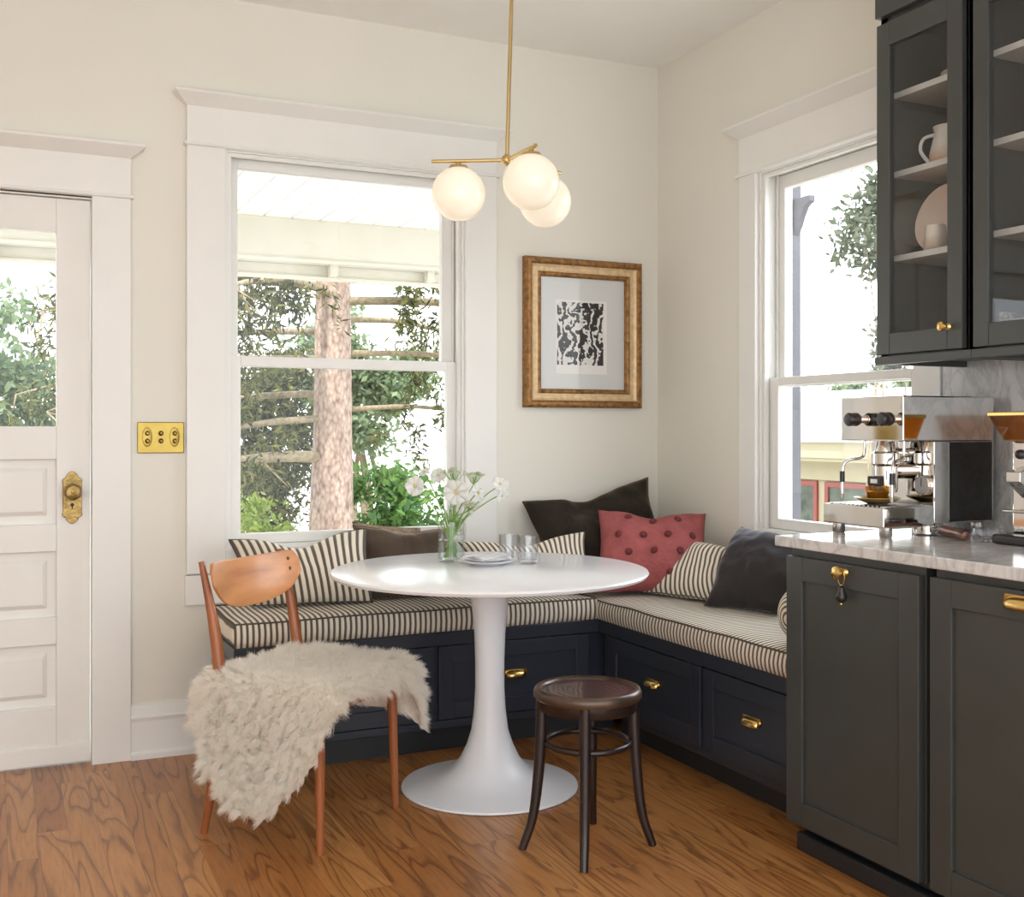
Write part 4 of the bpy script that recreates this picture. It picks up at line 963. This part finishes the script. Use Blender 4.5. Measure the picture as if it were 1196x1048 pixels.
obj('tray_grille', bm, 'steel', tr_)
for fx in (-.440, -.090):
    for fy in (-1.860, -1.672):
        bm = bm_new(); lathe(bm, [(.016, 0), (.018, .003), (.018, .030), (.014, .033)], fx, fy, CZ + .0005, 24); obj('foot', bm, 'steel', em, smooth=40)
for ky in (-1.858, -1.728):       # valve knobs on the front of the housing
    bm = bm_new(); lathe(bm, [(.011, 0), (.011, .010), (.014, .012), (.014, .018)], -.402, ky, 1.222, 20, along((-1, 0, 0)))
    st_ = obj('valve_stem', bm, 'chrome', em, smooth=40)
    bm = bm_new(); lathe(bm, [(.017, 0), (.0195, .004), (.0195, .012), (.0175, .016), (.0195, .020), (.0195, .034), (.015, .039), (0, .040)], -.420, ky, 1.222, 24, along((-1, 0, 0))); obj('knob', bm, 'knobblack', st_, smooth=40)
gy = -1.766                        # group head
bm = bm_new(); lathe(bm, [(.032, 0), (.034, .01), (.034, .075), (.040, .082), (.040, .112), (.030, .118), (.024, .150), (.018, .160), (0, .160)], -.350, gy, 1.012, 32, cap=False)
tube(bm, [(-.28, gy, 1.075), (-.35, gy, 1.075)], .026, 20); tube(bm, [(-.28, gy, 1.125), (-.35, gy, 1.125)], .014, 16)
gh = obj('group_head', bm, 'chrome', em, smooth=40)
bm = bm_new(); box(bm, -.394, -.386, gy - .028, gy + .028, 1.030, 1.058); obj('name_badge', bm, 'black', gh, bevel=.003)
bm = bm_new(); box(bm, -.3955, -.394, gy - .013, gy + .013, 1.038, 1.050); obj('badge_window', bm, 'ceramic', gh)
for s, ky in ((1, -1.680), (-1, -1.838)):    # steam and water wands
    bm = bm_new(); q = spline([(-.350, ky, 1.165), (-.352, ky, 1.120), (-.366, ky + s * .004, 1.108), (-.392, ky + s * .014, 1.104), (-.412, ky + s * .020, 1.088), (-.416, ky + s * .021, 1.030), (-.416, ky + s * .021, 1.000)], 6)
    tube(bm, q, .0048, 10); w_ = obj('steam_wand' if s == 1 else 'water_wand', bm, 'chrome', em, smooth=True)
    bm = bm_new(); tube(bm, [(-.416, ky + s * .021, 1.070), (-.416, ky + s * .021, 1.038)], .0075, 12); obj('wand_grip', bm, 'knobblack', w_, smooth=40)
    bm = bm_new(); tube(bm, [(-.416, ky + s * .021, 1.004), (-.416, ky + s * .021, .990)], [.0062, .0045], 12); obj('wand_tip', bm, 'steel', w_, smooth=40)
# gauge and plate on the body front
bm = bm_new(); lathe(bm, [(.030, 0), (.030, .008), (.026, .011), (.025, .008), (0, .008)], -.285, -1.848, 1.034, 32, along((-1, 0, 0)), cap=False); ga = obj('pressure_gauge', bm, 'chrome', em, smooth=40)
bm = bm_new(); lathe(bm, [(.0245, .0), (0, .0)], -.2945, -1.848, 1.034, 28, along((-1, 0, 0)), cap=False); M['dial'] = plain('grey_dial', (.42, .41, .39), .35); obj('gauge_dial', bm, 'dial', ga)
bm = bm_new(); box(bm, -.2965, -.2955, -1.849, -1.847, 1.030, 1.054); obj('gauge_needle', bm, 'black', ga)
# portafilter locked in the group? none in the photo: a cup stands on the tray
cpx = Vector((-.385, -1.770, .979)); sc_ = thing('glass_saucer', 'amber glass saucer on the drip tray of the espresso machine', 'saucer', cpx)
M['amberglass'] = clear_glass('amber_glass', tint=(.80, .66, .38), refl=.08)
M['coffee'] = plain('amber_ceramic', (.42, .28, .10), .2, var=.2)
bm = bm_new(); lathe(bm, [(0, .001), (.03, .001), (.055, .010), (.066, .017), (.065, .019), (.052, .0125), (.03, .005), (0, .005)], cpx.x, cpx.y, cpx.z, 40, cap=False); obj('saucer_dish', bm, 'coffee', sc_, smooth=40)
cq = cpx + Vector((0, 0, .0055)); cg_ = thing('espresso_glass', 'short amber glass cup standing on the saucer under the group head', 'cup', cq)
bm = bm_new(); lathe(bm, [(0, 0), (.026, 0), (.030, .004), (.034, .045), (.032, .045), (.027, .007), (0, .006)], cq.x, cq.y, cq.z, 32, cap=False); obj('cup_body', bm, 'amberglass', cg_, smooth=40)
bm = bm_new(); lathe(bm, [(0, .007), (.0265, .007), (.030, .030), (0, .030)], cq.x, cq.y, cq.z, 28, cap=False); obj('coffee', bm, 'coffee', cg_, smooth=40)

# portafilter on the counter
pf = thing('portafilter', 'portafilter with turned brown wooden handle lying on the counter', 'portafilter', (-.33, -1.93, CZ))
A = Vector((-.335, -2.045, CZ + .016)); B = Vector((-.285, -1.895, CZ + .020)); dd_ = (B - A).normalized()
M['handlewood'] = wood('rosewood', (.16, .05, .02), (.07, .02, .01), 'Y', 20, .3, .3)
bm = bm_new(); lathe(bm, [(0, 0), (.011, .002), (.0145, .012), (.013, .035), (.0115, .055), (.0145, .085), (.0165, .110), (.014, .128), (.010, .134)], A.x, A.y, A.z, 22, along(dd_)); obj('handle', bm, 'handlewood', pf, smooth=40)
H0 = A + dd_ * .134; Bc = A + dd_ * .215
bm = bm_new(); tube(bm, [H0, H0 + dd_ * .05], .0075, 12); lathe(bm, [(.030, -.016), (.036, -.014), (.036, .016), (.033, .018), (.031, .014), (.028, -.010), (0, -.012)], Bc.x, Bc.y, CZ + .0175, 32, cap=False); obj('filter_basket', bm, 'chrome', pf, smooth=40)
# pressed glass dish
gd = thing('glass_dish', 'cut crystal dish on the counter beside the wooden portafilter handle', 'dish', (-.272, -2.065, CZ))
bm = bm_new(); seg = 40; rings = []
for (rad, z) in [(.030, 0), (.040, .004), (.044, .018), (.040, .034), (.036, .034), (.038, .018), (.032, .009), (.003, .008)]:
    rings.append([bm.verts.new((-.272 + rad * (1 + (.05 if i % 4 < 2 else -.05) * (1 if .038 <= rad and z < .03 else 0)) * math.cos(2 * PI * i / seg), -2.065 + rad * (1 + (.05 if i % 4 < 2 else -.05) * (1 if .038 <= rad and z < .03 else 0)) * math.sin(2 * PI * i / seg), CZ + .0005 + z)) for i in range(seg)])
for a, b in zip(rings, rings[1:]):
    for i in range(seg): bm.faces.new([a[i], a[(i + 1) % seg], b[(i + 1) % seg], b[i]])
bm.faces.new(rings[0][::-1]); bm.faces.new(rings[-1]); obj('dish_glass', bm, 'crystal', gd)
# coffee grinder
gx, gy_ = -.225, -2.165
gr = thing('coffee_grinder', 'steel coffee grinder with amber hopper at the right edge of the counter', 'coffee grinder', (gx, gy_, CZ))
bm = bm_new(); box(bm, gx - .085, gx + .105, gy_ - .07, gy_ + .062, CZ + .0005, CZ + .026); obj('grinder_base', bm, 'knobblack', gr, bevel=.008, seg=3)
bm = bm_new(); box(bm, gx - .015, gx + .098, gy_ - .06, gy_ + .055, CZ + .026, CZ + .270); bd_ = obj('grinder_body', bm, 'chrome', gr, bevel=.006, seg=3)
bm = bm_new(); prism(bm, [(-.015, .205), (-.075, .190), (-.075, .165), (-.055, .150), (-.015, .120)], -.022, .022, lambda u, v, t: (gx + u, gy_ + t, CZ + v)); obj('chute', bm, 'chrome', bd_, bevel=.002)
bm = bm_new(); tube(bm, [(gx - .015, gy_ + .03, CZ + .085), (gx - .070, gy_ + .032, CZ + .088), (gx - .080, gy_, CZ + .089), (gx - .070, gy_ - .032, CZ + .088), (gx - .015, gy_ - .03, CZ + .085)], .004, 10); obj('fork', bm, 'steel', bd_, smooth=True)
bm = bm_new(); sphere(bm, (gx - .018, gy_ + .026, CZ + .235), .013, 16, 10); obj('switch_button', bm, 'knobblack', bd_, smooth='all')
bm = bm_new()
A = [(gx - .045, gy_ - .055), (gx + .10, gy_ - .055), (gx + .10, gy_ + .055), (gx - .045, gy_ + .055)]; B = [(gx - .075, gy_ - .075), (gx + .11, gy_ - .075), (gx + .11, gy_ + .075), (gx - .075, gy_ + .075)]
va = [bm.verts.new((*p, CZ + .272)) for p in A]; vb = [bm.verts.new((*p, CZ + .335)) for p in B]
bm.faces.new(va); [bm.faces.new([va[i], va[(i + 1) % 4], vb[(i + 1) % 4], vb[i]]) for i in range(4)]
hp = obj('hopper', bm, 'amber', gr); md = hp.modifiers.new('t', 'SOLIDIFY'); md.thickness = .003
bm = bm_new(); box(bm, gx - .079, gx + .114, gy_ - .079, gy_ + .079, CZ + .335, CZ + .347); obj('hopper_lid', bm, 'brass', gr, bevel=.003)

# ================================================================ OUTSIDE
GZ = -.62
bm = bm_new(); box(bm, -30, 40, .16, 60, GZ - .3, GZ); box(bm, .16, 40, -25, .16, GZ - .3, GZ); o = struct('ground_lawn', bm, 'grass')
# porch beyond the back wall
bm = bm_new()
for k in range(34):
    x = -4.2 + k * .16; box(bm, x, x + .154, .16, 2.06, 2.395, 2.412)
box(bm, -4.3, 1.3, .16, 2.3, 2.413, 2.50)
struct('porch_ceiling', bm, 'porchwhite', bevel=.003)
bm = bm_new(); box(bm, -4.3, 1.3, 2.00, 2.14, 2.155, 2.395); box(bm, -4.3, 1.3, 1.985, 2.15, 2.150, 2.168)
box(bm, -4.3, 1.3, 2.10, 2.14, 2.085, 2.150); box(bm, -4.3, 1.3, 2.08, 2.15, 2.068, 2.085)
for k in range(9): x = -3.93 + k * .60; box(bm, x, x + .045, 2.03, 2.10, 2.085, 2.150)
struct('porch_beam', bm, 'porchcream', bevel=.002)
# post and bracket seen through the right window
pp = thing('porch_post', 'grey painted porch post with scrolled bracket outside the right window', 'post', (.533, -.27, GZ))
bm = bm_new(); box(bm, .505, .560, -.300, -.240, GZ, 2.60); obj('post_shaft', bm, 'postgrey', pp, bevel=.004)
bm = bm_new(); prism(bm, [(0, 0), (.105, 0), (.105, -.025), (.070, -.045), (.045, -.085), (.030, -.12), (0, -.16)], -.015, .015, lambda u, v, t: (.533 + t, -.300 - u, 2.215 + v)); obj('bracket', bm, 'postgrey', pp, bevel=.002)

def leaf_cloud(bm, n, fn, size, aspect=.45, droop=0, rr=random):
    for _ in range(n):
        c = fn(); d = Vector((rr.gauss(0, 1), rr.gauss(0, 1), rr.gauss(0, 1) - droop)).normalized(); u = d.orthogonal().normalized(); u.rotate(Matrix.Rotation(rr.uniform(0, 6.28), 3, d))
        s = size * rr.uniform(.6, 1.4); w = s * aspect / 2
        bm.faces.new([bm.verts.new(p) for p in (c, c + d * s * .5 + u * w, c + d * s, c + d * s * .5 - u * w)])
# spruce: trunk, limbs, hanging foliage
TX, TY = -.195, 4.55
sp = thing('spruce_tree', 'large spruce with bare pinkish trunk centred in the back window', 'tree', (TX, TY, GZ))
bm = bm_new(); pts = [(TX - .03, TY, GZ - .05), (TX - .022, TY, .3), (TX - .008, TY, 1.2), (TX + .0, TY + .02, 2.2), (TX + .02, TY + .05, 4.0), (TX, TY, 8.5)]
tube(bm, spline(pts, 6), _rl([.24, .185, .155, .145, .12, .03], 6, 6), 20); trk = obj('trunk', bm, 'bark', sp, smooth='all')
rr = random.Random(5); limbs = []
for (z, dx, dy, dz, ln, r) in [(1.78, -1, -.15, -.10, 2.2, .028), (1.30, -1, -.25, -.14, 2.2, .030), (.98, -1, -.35, -.05, 2.0, .050), (1.75, -1, .2, -.02, 2.4, .03), (2.35, -1, -.3, -.05, 2.3, .04), (2.3, -.7, -.7, 0, 1.8, .035),
                               (1.82, 1, -.1, -.03, 2.4, .028), (1.36, 1, .1, 0, 2.2, .022), (2.25, 1, -.35, -.05, 2.4, .04), (2.5, .8, -.6, -.05, 2.0, .04), (2.7, -.9, -.5, -.1, 2.3, .04), (2.1, .9, .4, 0, 2.2, .03), (2.9, .3, -1, -.1, 1.8, .04), (2.0, -.9, .6, -.05, 2.4, .03), (1.5, -.9, .5, -.1, 2.3, .03)]:
    d = Vector((dx, dy, dz)).normalized(); o0 = Vector((TX, TY, z))
    q = [o0 + d * .05, o0 + d * ln * .35 + Vector((0, 0, .03)), o0 + d * ln * .7 + Vector((0, 0, -.06)), o0 + d * ln + Vector((0, 0, -.24))]
    S_ = spline(q, 6); limbs.append(S_)
    bm = bm_new(); tube(bm, S_, _rl([r, r * .8, r * .55, r * .2], 6, 4), 8)
    for k in range(7):
        e = S_[rr.randrange(6, len(S_))]; tube(bm, [e, e + Vector((rr.uniform(-.25, .25), rr.uniform(-.2, .2), rr.uniform(-.35, -.05)))], [r * .28, .003], 5)
    obj('branch', bm, 'branch', sp, smooth='all')
bm = bm_new()
sprays = []
for li, S_ in enumerate(limbs):
    for k in range(34 if S_[0].z > 1.9 else 16):
        e = S_[rr.randrange(5, len(S_))]; sprays.append((e + Vector((rr.gauss(0, .12), rr.gauss(0, .18), rr.gauss(-.02, .08))), rr.uniform(.15, .45)))
for (e, ln) in sprays:
    t0 = rr.uniform(0, 6.28); dv = Vector((math.cos(t0) * .35, math.sin(t0) * .35, -1)).normalized()
    for m_ in range(46):
        s = rr.random(); c = e + dv * (s * ln) + Vector((rr.gauss(0, .028), rr.gauss(0, .028), rr.gauss(0, .02)))
        leaf_cloud(bm, 1, lambda: c, .085, .22, .6, rr)
obj('foliage', bm, 'needles', sp)
def bushy(name, label, c, rad, n, size, mat, aspect=.5, stems=5, seed=1, group=None, clumps=26, thick=.05):
    rr = random.Random(seed); c = Vector(c)
    t = thing(name, label, 'tree' if 'tree' in name else 'shrub', (c.x, c.y, GZ), group=group)
    cl = []
    for k in range(clumps):
        v = Vector((rr.gauss(0, 1), rr.gauss(0, 1), rr.gauss(0, 1))).normalized() * rr.random() ** .4
        cl.append(Vector((c.x + v.x * rad[0], c.y + v.y * rad[1], c.z + v.z * rad[2])))
    cr = min(rad) * .38
    def pick():
        q = rr.choice(cl); return q + Vector((rr.gauss(0, cr), rr.gauss(0, cr), rr.gauss(0, cr * .8))) * .6
    bm = bm_new(); leaf_cloud(bm, n, pick, size, aspect, .2, rr); obj('foliage', bm, mat, t)
    bm = bm_new(); 
    for k in range(stems):
        q = rr.choice(cl); tube(bm, spline([Vector((c.x + rr.uniform(-.1, .1), c.y + rr.uniform(-.1, .1), GZ - .03)), Vector((c.x, c.y, (GZ + c.z) / 2)) + Vector((rr.uniform(-.2, .2), 0, 0)), q], 4), _rl([thick * max(rad) ** .5, thick * .7 * max(rad) ** .5, .006], 4, 3), 6)
    obj('stems', bm, 'branch', t, smooth='all')
    return t
bushy('green_shrub', 'bright green shrub to the right of the spruce trunk, outside the back window', (.58, 4.9, .33), (.72, .4, .52), 7000, .075, 'shrub', seed=2)
bushy('green_shrub', 'yellow-green shrub at the far left below the spruce, outside the back window', (-.66, 5.1, .22), (.28, .3, .40), 2200, .06, 'yellowleaf', seed=3)
bushy('dark_evergreen_tree', 'dark evergreen tree behind the spruce, left half of the back window', (-.30, 6.8, 1.10), (.75, .5, 1.0), 12000, .10, 'needles', .3, seed=4)
bushy('pale_leafy_tree', 'pale green leafy tree filling the glass of the white door', (-3.05, 6.4, 1.45), (1.05, .6, 1.0), 9000, .09, 'leafbg', seed=5)
bushy('pale_leafy_tree', 'pale leafy tree far behind the spruce, right half of the back window', (1.15, 8.0, 1.75), (.8, .5, .85), 6500, .10, 'leafbg', seed=6)
M['leafgrey'] = leafmat('grey_green_leaves', [(.07, .085, .055), (.17, .19, .13), (.11, .13, .09)], .35)
bushy('leafy_tree', 'airy leafy treetop high in the right window beside the upper cabinet', (5.0, 3.78, 3.10), (.52, .55, .50), 2300, .10, 'leafgrey', .4, seed=7, clumps=15, stems=3, thick=.018)
bushy('leafy_tree', 'slim green treetop low in the upper sash of the right window, beside the upper cabinet', (4.4, 3.22, 1.98), (.2, .2, .36), 1100, .07, 'leafgrey', .4, seed=8, clumps=10, stems=2, thick=.018)
bushy('clipped_shrub', 'distant green shrub row showing above the roof of the neighbouring house', (11.0, 9.3, 1.75), (.3, 2.2, .42), 4000, .12, 'leafbg', .5, seed=9, clumps=30)
# neighbouring house: cream eaves, red framed windows
hs = thing('neighbouring_house', 'low cream house with red window frames seen through the right window', 'house', (7.0, 4.5, GZ))
HX = 6.0
bm = bm_new(); box(bm, HX, HX + 4, -3, 10, GZ, .62); obj('house_wall', bm, 'siding', hs)
bm = bm_new(); box(bm, HX - .32, HX - .26, -3, 10, .88, 1.06); box(bm, HX - .30, HX + .05, -3, 10, .84, .88); box(bm, HX - .06, HX, -3, 10, .62, .86); obj('eaves', bm, 'siding', hs, bevel=.004)
bm = bm_new(); prism(bm, [(HX - .36, 1.06), (HX - .36, 1.12), (HX + 2.0, 1.75), (HX + 4.4, 1.12), (HX + 4.4, 1.06)], -3, 10, lambda u, v, t: (u, t, v)); obj('house_roof', bm, 'roofpale', hs)
for yy in (3.55, 4.60, 5.45, 6.30, 7.15):
    bm = bm_new()
    for (a0, a1, q0, q1) in ((yy - .36, yy - .30, -.1, .60), (yy + .30, yy + .36, -.1, .60), (yy - .30, yy + .30, .54, .60), (yy - .30, yy + .30, -.1, -.02)): box(bm, HX - .03, HX + .02, a0, a1, q0, q1)
    wf = obj('red_window_frame', bm, 'redframe', hs, bevel=.003)
    bm = bm_new(); box(bm, HX - .012, HX - .004, yy - .30, yy + .30, -.02, .54); obj('pane', bm, 'darkpane', wf)

# ================================================================ LIGHT
w = bpy.data.worlds.new('World'); S.world = w; w.use_nodes = True; nt = w.node_tree; bg = nt.nodes['Background']
tcw = N(nt, 'ShaderNodeTexCoord'); sxw = N(nt, 'ShaderNodeSeparateXYZ'); L(nt, tcw.outputs['Generated'], sxw.inputs[0])
cw = ramp(nt, sxw.outputs[2], [(0, (.92, .955, 1.0)), (.25, (.93, .965, 1.0)), (1, (.80, .90, 1.0))])
L(nt, cw, bg.inputs[0])
glow = math_(nt, 'MAXIMUM', math_(nt, 'ADD', math_(nt, 'MULTIPLY', sxw.outputs[0], .9), math_(nt, 'MULTIPLY', sxw.outputs[1], .25)), 0.0)
L(nt, math_(nt, 'ADD', 1.0, math_(nt, 'MULTIPLY', glow, 1.6)), bg.inputs[1])
sd = bpy.data.lights.new('sun', 'SUN'); sd.energy = 1.7; sd.angle = math.radians(2); sd.color = (1, .95, .87)
so = bpy.data.objects.new('sun', sd); COL.objects.link(so); so.rotation_euler = Vector((.38, .42, -.95)).to_track_quat('-Z', 'Y').to_euler()

S.view_settings.view_transform = 'Standard'; S.view_settings.look = 'None'; S.view_settings.gamma = 1; S.view_settings.use_curve_mapping = False
S.view_settings.exposure = 1.75
S.cycles.use_denoising = True; S.cycles.max_bounces = 10; S.cycles.diffuse_bounces = 5; S.cycles.transparent_max_bounces = 16; S.cycles.transmission_bounces = 8
S.cycles.sample_clamp_indirect = 6; S.cycles.caustics_reflective = False; S.cycles.blur_glossy = .3
